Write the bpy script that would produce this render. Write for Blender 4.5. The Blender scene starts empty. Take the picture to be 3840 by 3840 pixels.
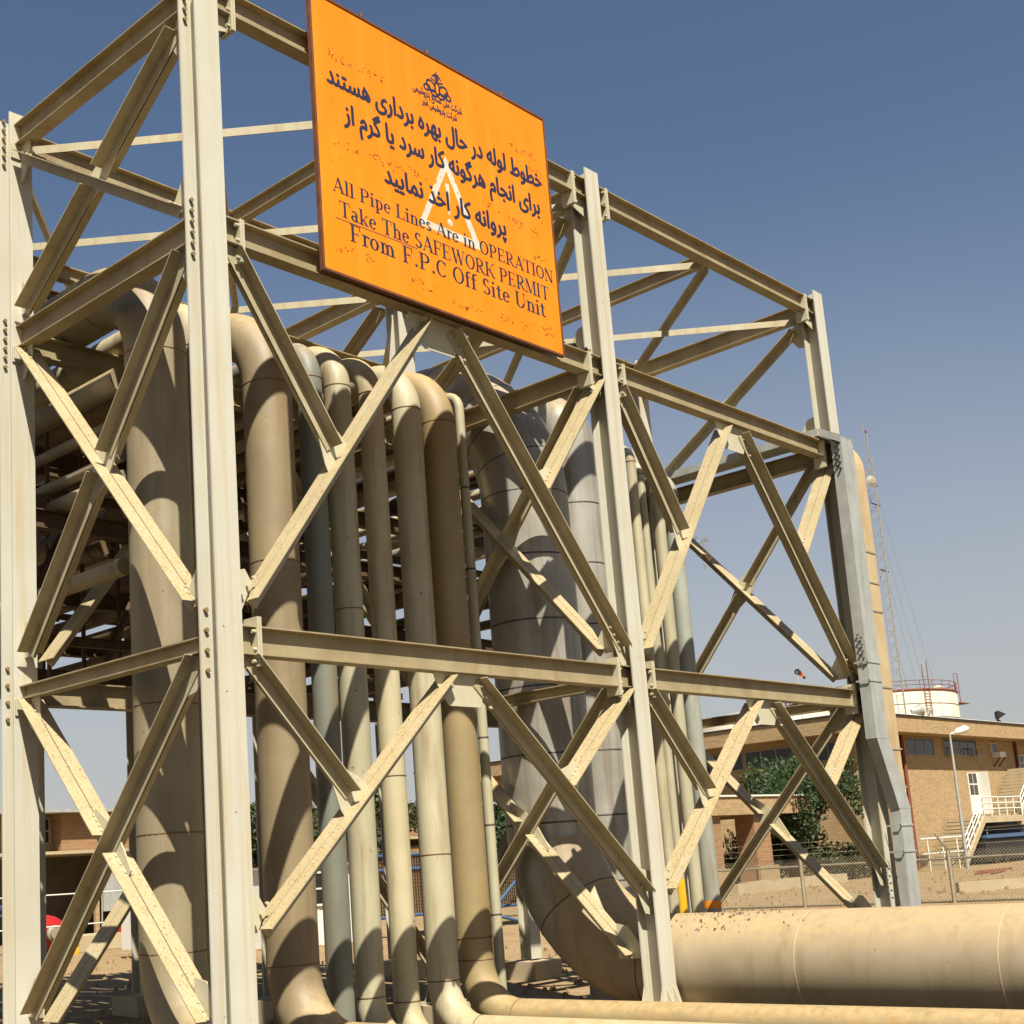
import bpy, math, random
from mathutils import Vector, Matrix
from mathutils.geometry import delaunay_2d_cdt
R = random.Random(7)
S = bpy.context.scene
COL = S.collection
rad = math.radians

# ------------------------------------------------------------------ camera
cam = bpy.data.objects.new('camera', bpy.data.cameras.new('camera'))
COL.objects.link(cam); S.camera = cam
rv = Vector((1.2757, -0.6007, 0.6213))                 # world -> optical axes (x right, y down, z forward)
Q = Matrix.Rotation(rv.length, 3, rv.normalized())
cam.matrix_world = Matrix.Translation((-8.3737, -10.8869, 1.9999)) @ Matrix(
    (Q[0], -Q[1], -Q[2])).transposed().to_4x4()
cam.data.sensor_width = 36
cam.data.lens = 5002.35 / 3840 * 36
cam.data.shift_x = (1920 - 1605.85) / 3840
cam.data.shift_y = (2302.64 - 1920) / 3840
cam.data.clip_start = 0.1; cam.data.clip_end = 4000

# ------------------------------------------------------------------ sky, sun, exposure
SUN_EL, SUN_AZ = rad(53.6), rad(31.0)                   # sun stands towards (-sin az, -cos az)
w = bpy.data.worlds.new('World'); S.world = w; w.use_nodes = True
nt = w.node_tree; bg = nt.nodes['Background']
sky = nt.nodes.new('ShaderNodeTexSky'); sky.sky_type = 'NISHITA'; sky.sun_disc = False
sky.sun_elevation = SUN_EL; sky.sun_rotation = math.pi + SUN_AZ
sky.air_density = 0.95; sky.dust_density = 0.5; sky.ozone_density = 1.2; sky.altitude = 0
# dust haze low in the sky: the clear sky pales to a grey band towards the horizon
tc = nt.nodes.new('ShaderNodeTexCoord'); sz_ = nt.nodes.new('ShaderNodeSeparateXYZ'); nt.links.new(tc.outputs['Generated'], sz_.inputs[0])
wn = nt.nodes.new('ShaderNodeTexNoise'); wn.inputs['Scale'].default_value = 2.2; wn.inputs['Detail'].default_value = 4; nt.links.new(tc.outputs['Generated'], wn.inputs['Vector'])
wa = nt.nodes.new('ShaderNodeMath'); wa.operation = 'MULTIPLY_ADD'; wa.inputs[1].default_value = .10; wa.inputs[2].default_value = -.05; nt.links.new(wn.outputs['Fac'], wa.inputs[0])
wb = nt.nodes.new('ShaderNodeMath'); wb.operation = 'ADD'; nt.links.new(sz_.outputs[2], wb.inputs[0]); nt.links.new(wa.outputs[0], wb.inputs[1])
mr = nt.nodes.new('ShaderNodeMapRange'); mr.interpolation_type = 'SMOOTHSTEP'; nt.links.new(wb.outputs[0], mr.inputs[0])
mr.inputs[1].default_value = -.02; mr.inputs[2].default_value = .5; mr.inputs[3].default_value = .9; mr.inputs[4].default_value = 0
mx = nt.nodes.new('ShaderNodeMix'); mx.data_type = 'RGBA'; nt.links.new(mr.outputs[0], mx.inputs[0]); nt.links.new(sky.outputs[0], mx.inputs[6]); mx.inputs[7].default_value = (5.0, 4.9, 4.85, 1)
nt.links.new(mx.outputs[2], bg.inputs[0]); bg.inputs[1].default_value = 0.05
sl = bpy.data.lights.new('sun', 'SUN'); sl.energy = 5.0; sl.angle = rad(0.53); sl.color = (1.0, 0.955, 0.865)
so = bpy.data.objects.new('sun', sl); COL.objects.link(so)
sd = Vector((-math.sin(SUN_AZ) * math.cos(SUN_EL), -math.cos(SUN_AZ) * math.cos(SUN_EL), math.sin(SUN_EL)))
so.rotation_euler = sd.to_track_quat('Z', 'Y').to_euler(); so.location = (-20, -30, 40)
S.view_settings.view_transform = 'Standard'; S.view_settings.look = 'None'
S.view_settings.gamma = 1.0; S.view_settings.exposure = 0.98
S.cycles.max_bounces = 6; S.cycles.diffuse_bounces = 2; S.cycles.glossy_bounces = 3

# ------------------------------------------------------------------ helpers
class MB:
    """collects polygons; build() links them as one mesh object"""
    def __init__(s): s.v = []; s.f = []; s.m = []; s.sm = []
    def add(s, vs, fs, mi=0, smooth=False):
        o = len(s.v); s.v += [tuple(v) for v in vs]
        for f in fs: s.f.append([i + o for i in f]); s.m.append(mi); s.sm.append(smooth)
        return s
    def box(s, a, b, mi=0):
        x0, y0, z0 = a; x1, y1, z1 = b
        return s.add([(x0,y0,z0),(x1,y0,z0),(x1,y1,z0),(x0,y1,z0),(x0,y0,z1),(x1,y0,z1),(x1,y1,z1),(x0,y1,z1)],
              [(0,3,2,1),(4,5,6,7),(0,1,5,4),(1,2,6,5),(2,3,7,6),(3,0,4,7)], mi)
    def prism(s, prof, p0, p1, u, v, mi=0):
        p0, p1, u, v = Vector(p0), Vector(p1), Vector(u), Vector(v); n = len(prof)
        vs = [p0 + u*a + v*b for a, b in prof] + [p1 + u*a + v*b for a, b in prof]
        fs = [tuple(range(n))[::-1], tuple(range(n, 2*n))]
        fs += [(i, (i+1) % n, n+(i+1) % n, n+i) for i in range(n)]
        return s.add(vs, fs, mi)
    def bar(s, p0, p1, w, h, up=(0,0,1), mi=0):
        p0, p1 = Vector(p0), Vector(p1); d = (p1-p0).normalized(); up = Vector(up)
        if abs(d.dot(up)) > .98: up = Vector((1,0,0)) if abs(d.x) < .9 else Vector((0,1,0))
        u = d.cross(up).normalized(); v = u.cross(d)
        return s.prism([(-w/2,-h/2),(w/2,-h/2),(w/2,h/2),(-w/2,h/2)], p0, p1, u, v, mi)
    def sweep(s, pts, r, seg=24, mi=0, caps=True):
        pts = [Vector(p) for p in pts]; n = len(pts); rs = r if isinstance(r, (list, tuple)) else [r]*n
        d0 = (pts[1]-pts[0]).normalized()
        u = d0.orthogonal().normalized(); vs = []
        for i, p in enumerate(pts):
            d = ((pts[min(i+1,n-1)]-p).normalized() if i < n-1 else Vector()) + ((p-pts[i-1]).normalized() if i > 0 else Vector())
            d.normalize(); u = (u - d*u.dot(d)).normalized(); vv = d.cross(u)
            for k in range(seg):
                a = 2*math.pi*k/seg; vs.append(p + (u*math.cos(a)+vv*math.sin(a))*rs[i])
        fs = [(i*seg+k, i*seg+(k+1) % seg, (i+1)*seg+(k+1) % seg, (i+1)*seg+k) for i in range(n-1) for k in range(seg)]
        s.add(vs, fs, mi, True)
        if caps:
            s.add(vs[:seg], [tuple(range(seg))[::-1]], mi); s.add(vs[-seg:], [tuple(range(seg))], mi)
        return s
    def disc(s, c, r, h, ax=(0,0,1), seg=16, mi=0, r2=None):
        c = Vector(c); return s.sweep([c, c+Vector(ax).normalized()*h], [r, r if r2 is None else r2], seg, mi)
    def build(s, name, mats, parent=None):
        me = bpy.data.meshes.new(name); me.from_pydata(s.v, [], s.f)
        for m in (mats if isinstance(mats, (list, tuple)) else [mats]): me.materials.append(m)
        me.polygons.foreach_set('material_index', s.m); me.polygons.foreach_set('use_smooth', s.sm)
        me.update(); o = bpy.data.objects.new(name, me); COL.objects.link(o)
        if parent: o.parent = parent; o.matrix_parent_inverse = Matrix.Translation(parent.location).inverted()
        return o

def tag(o, label=None, cat=None, group=None, kind=None):
    for k, v in (('label', label), ('category', cat), ('group', group), ('kind', kind)):
        if v: o[k] = v
    return o
def thing(name, loc, label, cat, group=None):
    o = bpy.data.objects.new(name, None); o.location = loc; o.empty_display_size = .2; COL.objects.link(o)
    return tag(o, label, cat, group)

# ------------------------------------------------------------------ materials
ALB = .82
def lin(r, g, b):
    f = lambda c: c/12.92 if c <= .04045 else ((c+.055)/1.055)**2.4
    return (f(r/255)*ALB, f(g/255)*ALB, f(b/255)*ALB, 1)
def material(name, base, var=None, scale=3.0, amt=.5, rough=.6, metal=0, streak=None, streak_amt=.4, streak_sc=8,
             dust=None, dust_amt=.8, spots=None, spot_sc=14, spot_thr=.66, bump=.0, bump_sc=60, stretch=.06, spec=.4, grit=None):
    m = bpy.data.materials.new(name); m.use_nodes = True; t = m.node_tree; N, Lk = t.nodes, t.links
    b = N['Principled BSDF']; b.inputs['Roughness'].default_value = rough; b.inputs['Metallic'].default_value = metal
    b.inputs['Specular IOR Level'].default_value = spec
    g = N.new('ShaderNodeNewGeometry'); pos = g.outputs['Position']
    def noise(sc, det=5, vec=None, ro=.6):
        n = N.new('ShaderNodeTexNoise'); n.inputs['Scale'].default_value = sc; n.inputs['Detail'].default_value = det
        n.inputs['Roughness'].default_value = ro; Lk.new(vec or pos, n.inputs['Vector']); return n.outputs['Fac']
    def ramp(x, a, c):
        r = N.new('ShaderNodeMapRange'); r.inputs[1].default_value = a; r.inputs[2].default_value = c
        r.clamp = True; Lk.new(x, r.inputs[0]); return r.outputs[0]
    def mul(x, k):
        q = N.new('ShaderNodeMath'); q.operation = 'MULTIPLY'; Lk.new(x, q.inputs[0])
        if isinstance(k, float) or isinstance(k, int): q.inputs[1].default_value = k
        else: Lk.new(k, q.inputs[1])
        return q.outputs[0]
    def mix(fac, a, c):
        x = N.new('ShaderNodeMix'); x.data_type = 'RGBA'
        Lk.new(fac, x.inputs[0])
        for s_, q in ((6, a), (7, c)):
            if isinstance(q, tuple): x.inputs[s_].default_value = q
            else: Lk.new(q, x.inputs[s_])
        return x.outputs[2]
    colr = base
    if var: colr = mix(mul(ramp(noise(scale), .32, .7), amt), colr, var)
    if streak:
        mp = N.new('ShaderNodeMapping'); mp.inputs['Scale'].default_value = (1, 1, stretch); Lk.new(pos, mp.inputs[0])
        colr = mix(mul(ramp(noise(streak_sc, 6, mp.outputs[0]), .5, .72), streak_amt), colr, streak)
    if spots: colr = mix(ramp(noise(spot_sc, 4), spot_thr, spot_thr+.05), colr, spots)
    if dust:                                              # sand that has settled on faces turned upwards
        sx = N.new('ShaderNodeSeparateXYZ'); Lk.new(g.outputs['Normal'], sx.inputs[0])
        up = ramp(sx.outputs[2], .25, .75)
        colr = mix(mul(mul(up, ramp(noise(9, 6), .25, .6)), dust_amt), colr, dust)
        if grit: colr = mix(mul(up, ramp(noise(34, 4), .57, .64)), colr, grit)
    if isinstance(colr, tuple): b.inputs['Base Color'].default_value = colr
    else: Lk.new(colr, b.inputs['Base Color'])
    if bump:
        bp = N.new('ShaderNodeBump'); bp.inputs['Strength'].default_value = bump; bp.inputs['Distance'].default_value = .02
        Lk.new(noise(bump_sc, 4), bp.inputs['Height']); Lk.new(bp.outputs[0], b.inputs['Normal'])
    return m
def brick_material(name, c1, c2, mortar, sc=1.0, var=None):
    m = material(name, c1, c2, .6, .5, .85); t = m.node_tree; N, Lk = t.nodes, t.links; b = N['Principled BSDF']
    src = b.inputs['Base Color'].links[0].from_socket
    tc = N.new('ShaderNodeNewGeometry'); sx = N.new('ShaderNodeSeparateXYZ'); Lk.new(tc.outputs['Position'], sx.inputs[0])
    ad = N.new('ShaderNodeMath'); ad.operation = 'ADD'; Lk.new(sx.outputs[0], ad.inputs[0]); Lk.new(sx.outputs[1], ad.inputs[1])
    cb = N.new('ShaderNodeCombineXYZ'); Lk.new(ad.outputs[0], cb.inputs[0]); Lk.new(sx.outputs[2], cb.inputs[1])
    br = N.new('ShaderNodeTexBrick'); br.inputs['Scale'].default_value = sc
    br.inputs['Brick Width'].default_value = .44; br.inputs['Row Height'].default_value = .15
    br.inputs['Mortar Size'].default_value = .016; br.inputs['Bias'].default_value = -.2
    Lk.new(cb.outputs[0], br.inputs['Vector']); br.inputs['Mortar'].default_value = mortar
    Lk.new(src, br.inputs['Color1'])
    dk = N.new('ShaderNodeMix'); dk.data_type = 'RGBA'; dk.blend_type = 'MULTIPLY'; dk.inputs[0].default_value = 1
    Lk.new(src, dk.inputs[6]); dk.inputs[7].default_value = (.72, .68, .62, 1); Lk.new(dk.outputs[2], br.inputs['Color2'])
    Lk.new(br.outputs[0], b.inputs['Base Color']); return m

SAND = lin(214, 190, 142)
M = {}
M['steel'] = material('cream_painted_steel', lin(184, 173, 140), lin(152, 138, 102), 1.3, .65, .55, streak=lin(150, 120, 68), streak_amt=.5,
                      streak_sc=7, grit=lin(138, 104, 60), dust=lin(184, 162, 118), dust_amt=.85, spots=lin(112, 74, 40), spot_sc=18, spot_thr=.735, bump=.12, bump_sc=90)
M['column'] = material('cream_painted_column', lin(200, 196, 178), lin(184, 174, 146), .8, .5, .5, streak=lin(186, 156, 88), streak_amt=.5,
                      streak_sc=9, dust=lin(205, 168, 104), spots=lin(120, 84, 44), spot_sc=17, spot_thr=.70, bump=.06, bump_sc=60, stretch=.03)
M['beam'] = material('dirty_cream_beam', lin(166, 153, 118), lin(128, 110, 76), 1.6, .75, .6, streak=lin(132, 102, 60), streak_amt=.5, streak_sc=5,
                    dust=lin(205, 168, 104), spots=lin(100, 68, 40), spot_sc=16, spot_thr=.72, bump=.12, bump_sc=70, stretch=.2)
M['plate'] = material('cream_gusset', lin(196, 188, 158), lin(178, 166, 132), 4, .5, .55, dust=lin(205, 168, 104), spots=lin(110, 74, 40), spot_sc=26, spot_thr=.68)
M['bolt'] = material('painted_bolt', lin(150, 132, 92), lin(112, 82, 50), 40, .8, .6)
M['clad'] = material('aluminium_cladding', lin(176, 171, 158), lin(140, 134, 118), 1.1, .8, .38, metal=.25, streak=lin(118, 92, 62), streak_amt=.6,
                     streak_sc=6, dust=lin(200, 172, 122), dust_amt=.8)
M['seam'] = material('pipe_weld', lin(122, 96, 66), lin(92, 66, 44), 9, .6, .8)
M['galv'] = material('galvanised_steel', lin(178, 178, 168), lin(150, 150, 140), 3, .7, .5, metal=.1, streak=lin(110, 104, 90), streak_amt=.35, bump=.05)
M['galv_dark'] = material('tray_perforation', lin(60, 60, 56))
M['duct'] = material('sand_coated_cover', lin(194, 172, 130), lin(172, 142, 98), 1.6, .7, .7, streak=lin(150, 96, 48), streak_amt=.55, streak_sc=4)
def pm(n, a, b_, st=(122, 94, 60), stm=.6, rough=.55, **k):
    M[n] = material('pipe_' + n, lin(*a), lin(*b_), .9, .85, rough, streak=lin(*st), streak_amt=stm, streak_sc=5, dust=lin(186, 158, 112),
                    spots=lin(104, 76, 46), spot_sc=11, spot_thr=.69, bump=.08, bump_sc=40, stretch=.1, **k)
pm('tan', (152, 140, 110), (128, 114, 86)); pm('taupe', (146, 130, 98), (122, 104, 76))
pm('slate', (124, 126, 112), (104, 104, 90), (142, 118, 78)); pm('pale', (182, 174, 142), (158, 150, 120))
pm('cream', (188, 178, 146), (168, 156, 122)); pm('butter', (188, 176, 140), (166, 152, 116))
pm('ochre', (160, 140, 96), (132, 116, 84), (166, 126, 62), .6); pm('sandy', (170, 154, 126), (148, 130, 100), (116, 92, 66), .4)
pm('grey', (160, 162, 148), (140, 140, 124)); pm('rack', (116, 96, 66), (84, 64, 44), (70, 48, 32), .7)  # rack: pipe brown darkened, shade of the inner tiers put into the colour
M['rackbeam'] = material('brown_steel_with_shade', lin(96, 76, 50), lin(70, 50, 34), 2, .8, .7, streak=lin(66, 44, 30), streak_amt=.6)  # brown darkened for the rack interior's shade, also the screen mesh's own brown
M['yellow'] = material('yellow_band', lin(232, 172, 34), lin(206, 146, 24), 5, .4, .5)
M['orangeband'] = material('orange_band', lin(236, 140, 30))
M['orange'] = material('orange_sign_paint', lin(242, 140, 16), lin(228, 120, 14), .45, .6, .5, streak=lin(236, 160, 50), streak_amt=.35, streak_sc=5, stretch=.12, spots=lin(140, 62, 16), spot_sc=16, spot_thr=.735, spec=.25)
M['frame'] = material('rusty_sign_frame', lin(122, 70, 34), lin(84, 50, 32), 6, .8, .7)
M['ink'] = material('navy_sign_paint', lin(32, 34, 62), lin(52, 46, 60), 9, .5, .6)
M['white'] = material('white_sign_paint', lin(214, 210, 192), lin(190, 182, 158), 6, .6, .6, spots=lin(214, 150, 60), spot_sc=15, spot_thr=.6)
M['ghost'] = material('faded_brown_lettering', lin(128, 50, 16), lin(176, 82, 20), 9, .7, .7)
M['ground'] = material('sandy_ground', lin(160, 136, 100), lin(132, 106, 74), .5, .7, .95, spots=lin(128, 100, 68), spot_sc=2.2, spot_thr=.6, bump=.5, bump_sc=9, spec=.1)
M['concrete'] = material('dusty_concrete', lin(186, 168, 132), lin(160, 142, 108), 1.2, .6, .9, spots=lin(130, 106, 74), spot_sc=5, spot_thr=.66, bump=.1, bump_sc=20)
M['brick'] = brick_material('ochre_brick', lin(178, 150, 108), lin(162, 134, 92), lin(156, 132, 98))
M['brick_red'] = brick_material('brown_brick', lin(164, 126, 88), lin(148, 112, 78), lin(136, 108, 80))
M['glass'] = material('dark_window_glass', lin(30, 32, 32), lin(44, 46, 44), 1, .5, .12, spec=.5)
M['trim'] = material('grey_window_trim', lin(150, 140, 118))
M['dark'] = material('dark_metal_and_shade', lin(48, 44, 40), lin(34, 32, 30), 2, .5, .7)  # dark metal; also colours the shade boxes by the staircase
M['rust'] = material('rust_red_metal', lin(132, 70, 46), lin(104, 54, 38), 4, .6, .8)
M['wpaint'] = material('white_paint', lin(226, 222, 208), lin(208, 200, 178), 1, .4, .5)
M['tank'] = material('white_tank_paint', lin(232, 226, 206), lin(222, 208, 176), .15, .5, .5, streak=lin(214, 190, 150), streak_amt=.3, streak_sc=.6)
M['red'] = material('red_paint', lin(176, 32, 24), lin(140, 30, 24), 3, .5, .5)
M['blue'] = material('blue_paint', lin(62, 92, 130), lin(50, 74, 104), 3, .5, .5)
M['black'] = material('black_cable', lin(26, 25, 26))
M['shade_wall'] = material('dull_dark_plaster', lin(122, 112, 96), lin(90, 82, 70), .5, .8, .9)  # plain dark brown plaster, mottled darker, for the carport's back wall
M['roof'] = material('roof_felt', lin(110, 100, 86))
M['bark'] = material('tree_bark', lin(92, 74, 52), lin(70, 54, 38), 5, .6, .9)
M['fence'] = material('dull_fence_steel', lin(166, 156, 132), lin(140, 126, 98), 3, .6, .6)
M['dead'] = material('dry_straw', lin(150, 122, 74))
def leaf_material(n, a, b_):
    m = material(n, lin(*a), lin(*b_), .7, .9, .6); bs = m.node_tree.nodes['Principled BSDF']
    return m
M['leaf1'] = leaf_material('green_leaves', (56, 76, 30), (32, 50, 22)); M['leaf2'] = leaf_material('dull_leaves', (70, 78, 44), (52, 58, 34))

# ------------------------------------------------------------------ setting: ground
ZG = -0.45
g = MB(); n = 60
def gz(x, y): return ZG
gx = [-900, -300, -120, -60, -30] + [-20 + i for i in range(0, 61)] + [50, 70, 100, 160, 300, 600, 1400]
gy = [-900, -300, -120, -60, -30] + [-20 + i for i in range(0, 81)] + [70, 90, 120, 200, 400, 800, 1600]
gv = []
for yy in gy:
    for xx in gx:
        h = ZG
        if 1 < xx < 38 and 8 < yy < 58: h += .05*math.sin(xx*1.3+yy*.4)+.04*math.sin(yy*1.9-xx*.7)+R.uniform(-.04, .04)
        gv.append((xx, yy, h))
W_ = len(gx)
g.add(gv, [(j*W_+i, j*W_+i+1, (j+1)*W_+i+1, (j+1)*W_+i) for j in range(len(gy)-1) for i in range(W_-1)], 0, True)
tag(g.build('ground', M['ground']), kind='structure')
M['asphalt'] = material('worn_asphalt', lin(66, 63, 60), lin(52, 50, 48), 2.5, .6, .9, spots=lin(84, 78, 70), spot_sc=9, spot_thr=.66, bump=.3, bump_sc=60, spec=.2)
g = MB(); g.add([(-26, -400, ZG+.004), (-2.2, -400, ZG+.004), (-2.2, 500, ZG+.004), (-26, 500, ZG+.004)], [(0, 1, 2, 3)])
tag(g.build('road', M['asphalt']), kind='structure')
g = MB(); g.box((-2.198, -400, ZG-.2), (-1.95, 500, ZG+.12)); tag(g.build('kerb', M['concrete']), kind='structure')
M['bounce_cut'] = material('dark_bounce_cut_ground', lin(84, 74, 60), lin(62, 54, 44), 3, .8, .95, spots=lin(104, 90, 70), spot_sc=14, spot_thr=.62, bump=.6, bump_sc=40, spec=.1)
g = MB(); g.add([(-1.95, -60, ZG+.004), (26, -60, ZG+.004), (26, .9, ZG+.004), (-1.95, .9, ZG+.004)], [(0, 1, 2, 3)])  # unseen dark ground sheet, added to cut light bounced onto the steel undersides
tag(g.build('bounce_cut_sheet', M['bounce_cut']), kind='structure')

# ------------------------------------------------------------------ pipe rack (one steel structure)
X = [0, 7.2212, 14.2956]
YR = [0, 4.0953, 8.19, 12.29, 16.38]
Z1, Z2, Z3 = 4.476, 9.0961, 11.964
CB, CD, BH, BF = .326, .311, .30, .194
rack = thing('pipe_rack', (0, 0, 0), 'cream painted steel pipe rack of bolted columns, beams and cross braces carrying the pipes', 'pipe rack')
def ibeam_prof(h, b, tf, tw):
    return [(-b/2,-h/2),(b/2,-h/2),(b/2,-h/2+tf),(tw/2,-h/2+tf),(tw/2,h/2-tf),(b/2,h/2-tf),(b/2,h/2),(-b/2,h/2),(-b/2,h/2-tf),(-tw/2,h/2-tf),(-tw/2,-h/2+tf),(-b/2,-h/2+tf)]
def ibeam(p0, p1, h=BH, b=BF, tf=.016, tw=.012, name='beam', mat='beam'):
    d = (Vector(p1)-Vector(p0)).normalized(); u = d.cross(Vector((0,0,1))).normalized()
    return MB().prism(ibeam_prof(h, b, tf, tw), p0, p1, u, u.cross(d)).build(name, M[mat], rack)
def hexbolts(mb, pts, ax, r=.022, h=.03):
    for p in pts: mb.disc(p, r, h, ax, 6)
# columns
for j, y in enumerate(YR):
    for i, x in enumerate(X):
        top = Z3 + (.30 if j == 0 else .22) if j <= 2 else Z2 + .15
        if (i, j) == (0, 1): top = Z3 + .32
        m = MB().prism(ibeam_prof(CD, CB, .022, .014), (x, y, -.02), (x, y, top), (1,0,0), (0,1,0))
        c = m.build('column', M['column'], rack)
        if j <= 1:
            b = MB(); b.box((x-.27, y-.27, -.055), (x+.27, y+.27, -.0205))
            for sx in (-1, 1):                            # stiffener fins at the foot
                for yy in (y-CD/2+.006, y+CD/2-.006):
                    b.add([(x+sx*.163, yy-.008, -.02),(x+sx*.265, yy-.008, -.02),(x+sx*.163, yy-.008, .24),
                           (x+sx*.163, yy+.008, -.02),(x+sx*.265, yy+.008, -.02),(x+sx*.163, yy+.008, .24)],
                          [(0,1,2),(5,4,3),(0,3,4,1),(1,4,5,2),(2,5,3,0)])
            for xx in (x-.08, x+.08):
                b.add([(xx-.008, y-CD/2-.001, -.02),(xx-.008, y-CD/2-.11, -.02),(xx-.008, y-CD/2-.001, .24),
                       (xx+.008, y-CD/2-.001, -.02),(xx+.008, y-CD/2-.11, -.02),(xx+.008, y-CD/2-.001, .24)],
                      [(0,1,2),(5,4,3),(0,3,4,1),(1,4,5,2),(2,5,3,0)])
            b.build('base_plate', M['plate'], rack)
        if j <= 1:
            for zc, k in ((Z1, 4), (Z2, 6), (Z3, 6)):        # bolt rows on the back flange where side beams land
                b = MB(); hexbolts(b, [(x-.095, y+CD/2-.022, zc-.32+q*(.64/(k-1))) for q in range(k)], (0,-1,0), .027, .034); b.build('bolt_row', M['bolt'], rack)
        p = MB().box((x-.45, y-.45, ZG-.3), (x+.45, y+.45, -.056)).build('foundation_pedestal', M['concrete'], rack)
# beams across the rack (along x)
def cross_row(j, z, h):
    y = YR[j]
    for i in (0, 1):
        if j == 0:
            a, c = X[i]+.42, X[i+1]-.42
            ibeam((a+.031, y, z), (c-.031, y, z), h)
            for xx, s_ in ((a, 1), (c, -1)):
                cx_ = X[i] if s_ > 0 else X[i+1]
                ibeam((cx_+s_*.008, y, z), (xx-s_*.031, y, z), h, BF, name='beam_stub')
                e = MB()
                zt_, zb_ = (z+h/2+.10, z-h/2-.12) if z < 5 else (z+h/2+.012, z-h/2-.20)
                e.box((xx-.030, y-.115, zb_), (xx-.003, y+.115, zt_)); e.box((xx+.003, y-.115, zb_), (xx+.030, y+.115, zt_))
                hexbolts(e, [(xx-s_*.03, yy, zz) for yy in (y-.08, y+.08) for zz in (zb_+.05, z-h/2+.06, z+h/2-.06)], (-s_,0,0), .022, .05)
                t = .008                                  # haunch under the stub
                e.add([(cx_+s_*.012, y-t, z-h/2-.001),(xx-s_*.031, y-t, z-h/2-.001),(xx-s_*.031, y-t, zb_+.02),(cx_+s_*.012, y-t, z-h/2-.30),
                       (cx_+s_*.012, y+t, z-h/2-.001),(xx-s_*.031, y+t, z-h/2-.001),(xx-s_*.031, y+t, zb_+.02),(cx_+s_*.012, y+t, z-h/2-.30)],
                      [(0,1,2,3),(7,6,5,4),(0,4,5,1),(1,5,6,2),(2,6,7,3),(3,7,4,0)])
                e.build('splice_plate', M['plate'], rack)
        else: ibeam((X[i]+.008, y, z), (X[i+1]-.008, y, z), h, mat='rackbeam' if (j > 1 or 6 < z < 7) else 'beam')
for j in range(len(YR)):
    if j <= 1: cross_row(j, Z1, .31)
    cross_row(j, Z2, BH)
    if j: cross_row(j, 6.75, .25)
    if j <= 2: cross_row(j, Z3, BH)
# beams along the rack (along y)
for j in range(len(YR)-1):
    for x in X:
        a, c = YR[j]+CD/2+.001, YR[j+1]-CD/2-.001
        if j == 0: ibeam((x, a, Z1-.02), (x, c, Z1-.02), .17, .17)
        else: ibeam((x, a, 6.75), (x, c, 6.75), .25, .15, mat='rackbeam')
        ibeam((x, a, Z2), (x, c, Z2), BH)
        if j <= 1: ibeam((x, a, Z3), (x, c, Z3), BH)
        if j == 0:
            for z, h in ((Z1-.02, .17), (Z2, BH), (Z3, BH)):
                for yy, s_ in ((a, 1), (c, -1)):
                    b = MB(); b.box((x-.15, yy if s_ > 0 else yy-.022, z-h/2-.2), (x+.15, yy+.022 if s_ > 0 else yy, z-h/2-.0015))
                    b.box((x-.011, yy+.022 if s_ > 0 else yy-.25, z-h/2-.16), (x+.011, yy+.25 if s_ > 0 else yy-.022, z-h/2-.0015))
                    b.build('end_plate', M['plate'], rack)
# light cross members, hangers and bracing inside the rack
for k in range(26):
    y = 4.9+k*.44; z = max([8.15, 5.45, 7.7, 6.1, 5.0, 8.5][k % 6], 2.2+.145*math.hypot(9.5, y+10.9)); xa = [0.1, .4, 1.2, 2.4][k % 4]; xb = xa+[3.4, 6.2, 2.6, 4.6][(k*2+1) % 4]
    if k % 3 == 0: xa += 7.2; xb += 7.2
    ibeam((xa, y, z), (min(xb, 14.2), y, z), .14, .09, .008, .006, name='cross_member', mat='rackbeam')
for k in range(16):
    x = [.25, .9, 1.6, 2.6, 3.7, 5.0, 6.4, 9.4][k % 8]; y = 4.7+k*.7
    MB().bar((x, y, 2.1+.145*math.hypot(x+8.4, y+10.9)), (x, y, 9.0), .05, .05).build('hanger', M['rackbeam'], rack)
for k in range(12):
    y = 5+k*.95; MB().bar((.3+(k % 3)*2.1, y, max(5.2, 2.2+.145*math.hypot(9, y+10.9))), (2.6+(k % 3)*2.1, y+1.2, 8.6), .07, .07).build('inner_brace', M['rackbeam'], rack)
# secondary beams and plan bracing at the top level
def angle(p0, p1, w=.11, name='plan_brace'):
    d = (Vector(p1)-Vector(p0)).normalized(); u = d.cross(Vector((0,0,1))).normalized()
    if u.y > 0: u = -u
    return MB().prism([(0,0),(.012,0),(.012,-w),(0,-w)], p0, p1, u, (0,0,1)).prism([(-w,0),(-.001,0),(-.001,.012),(-w,.012)], p0, p1, u, (0,0,1)).build(name, M['steel'], rack)
for j in (0, 1):
    for i in (0, 1):
        xm = (X[i]+X[i+1])/2; ya, yb = YR[j], YR[j+1]
        ibeam((xm, ya+.11, Z3), (xm, yb-.11, Z3), .22, .14)
        zz = Z3-.06 if i == 0 else Z3-.065
        angle((X[i]+.2, yb-.12, zz), (xm-.1, ya+.14, zz)); angle((xm+.1, ya+.14, zz-.02), (X[i+1]-.2, yb-.12, zz-.02))
        angle((xm+.1, yb-.14, zz-.13), (X[i+1]-.2, ya+.16, zz-.13)); angle((X[i]+.2, ya+.16, zz-.15), (xm-.1, yb-.14, zz-.15))
ibeam((X[0]+.17, YR[1], 10.26), (X[1]-.17, YR[1], 10.26), .2, .14)

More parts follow.
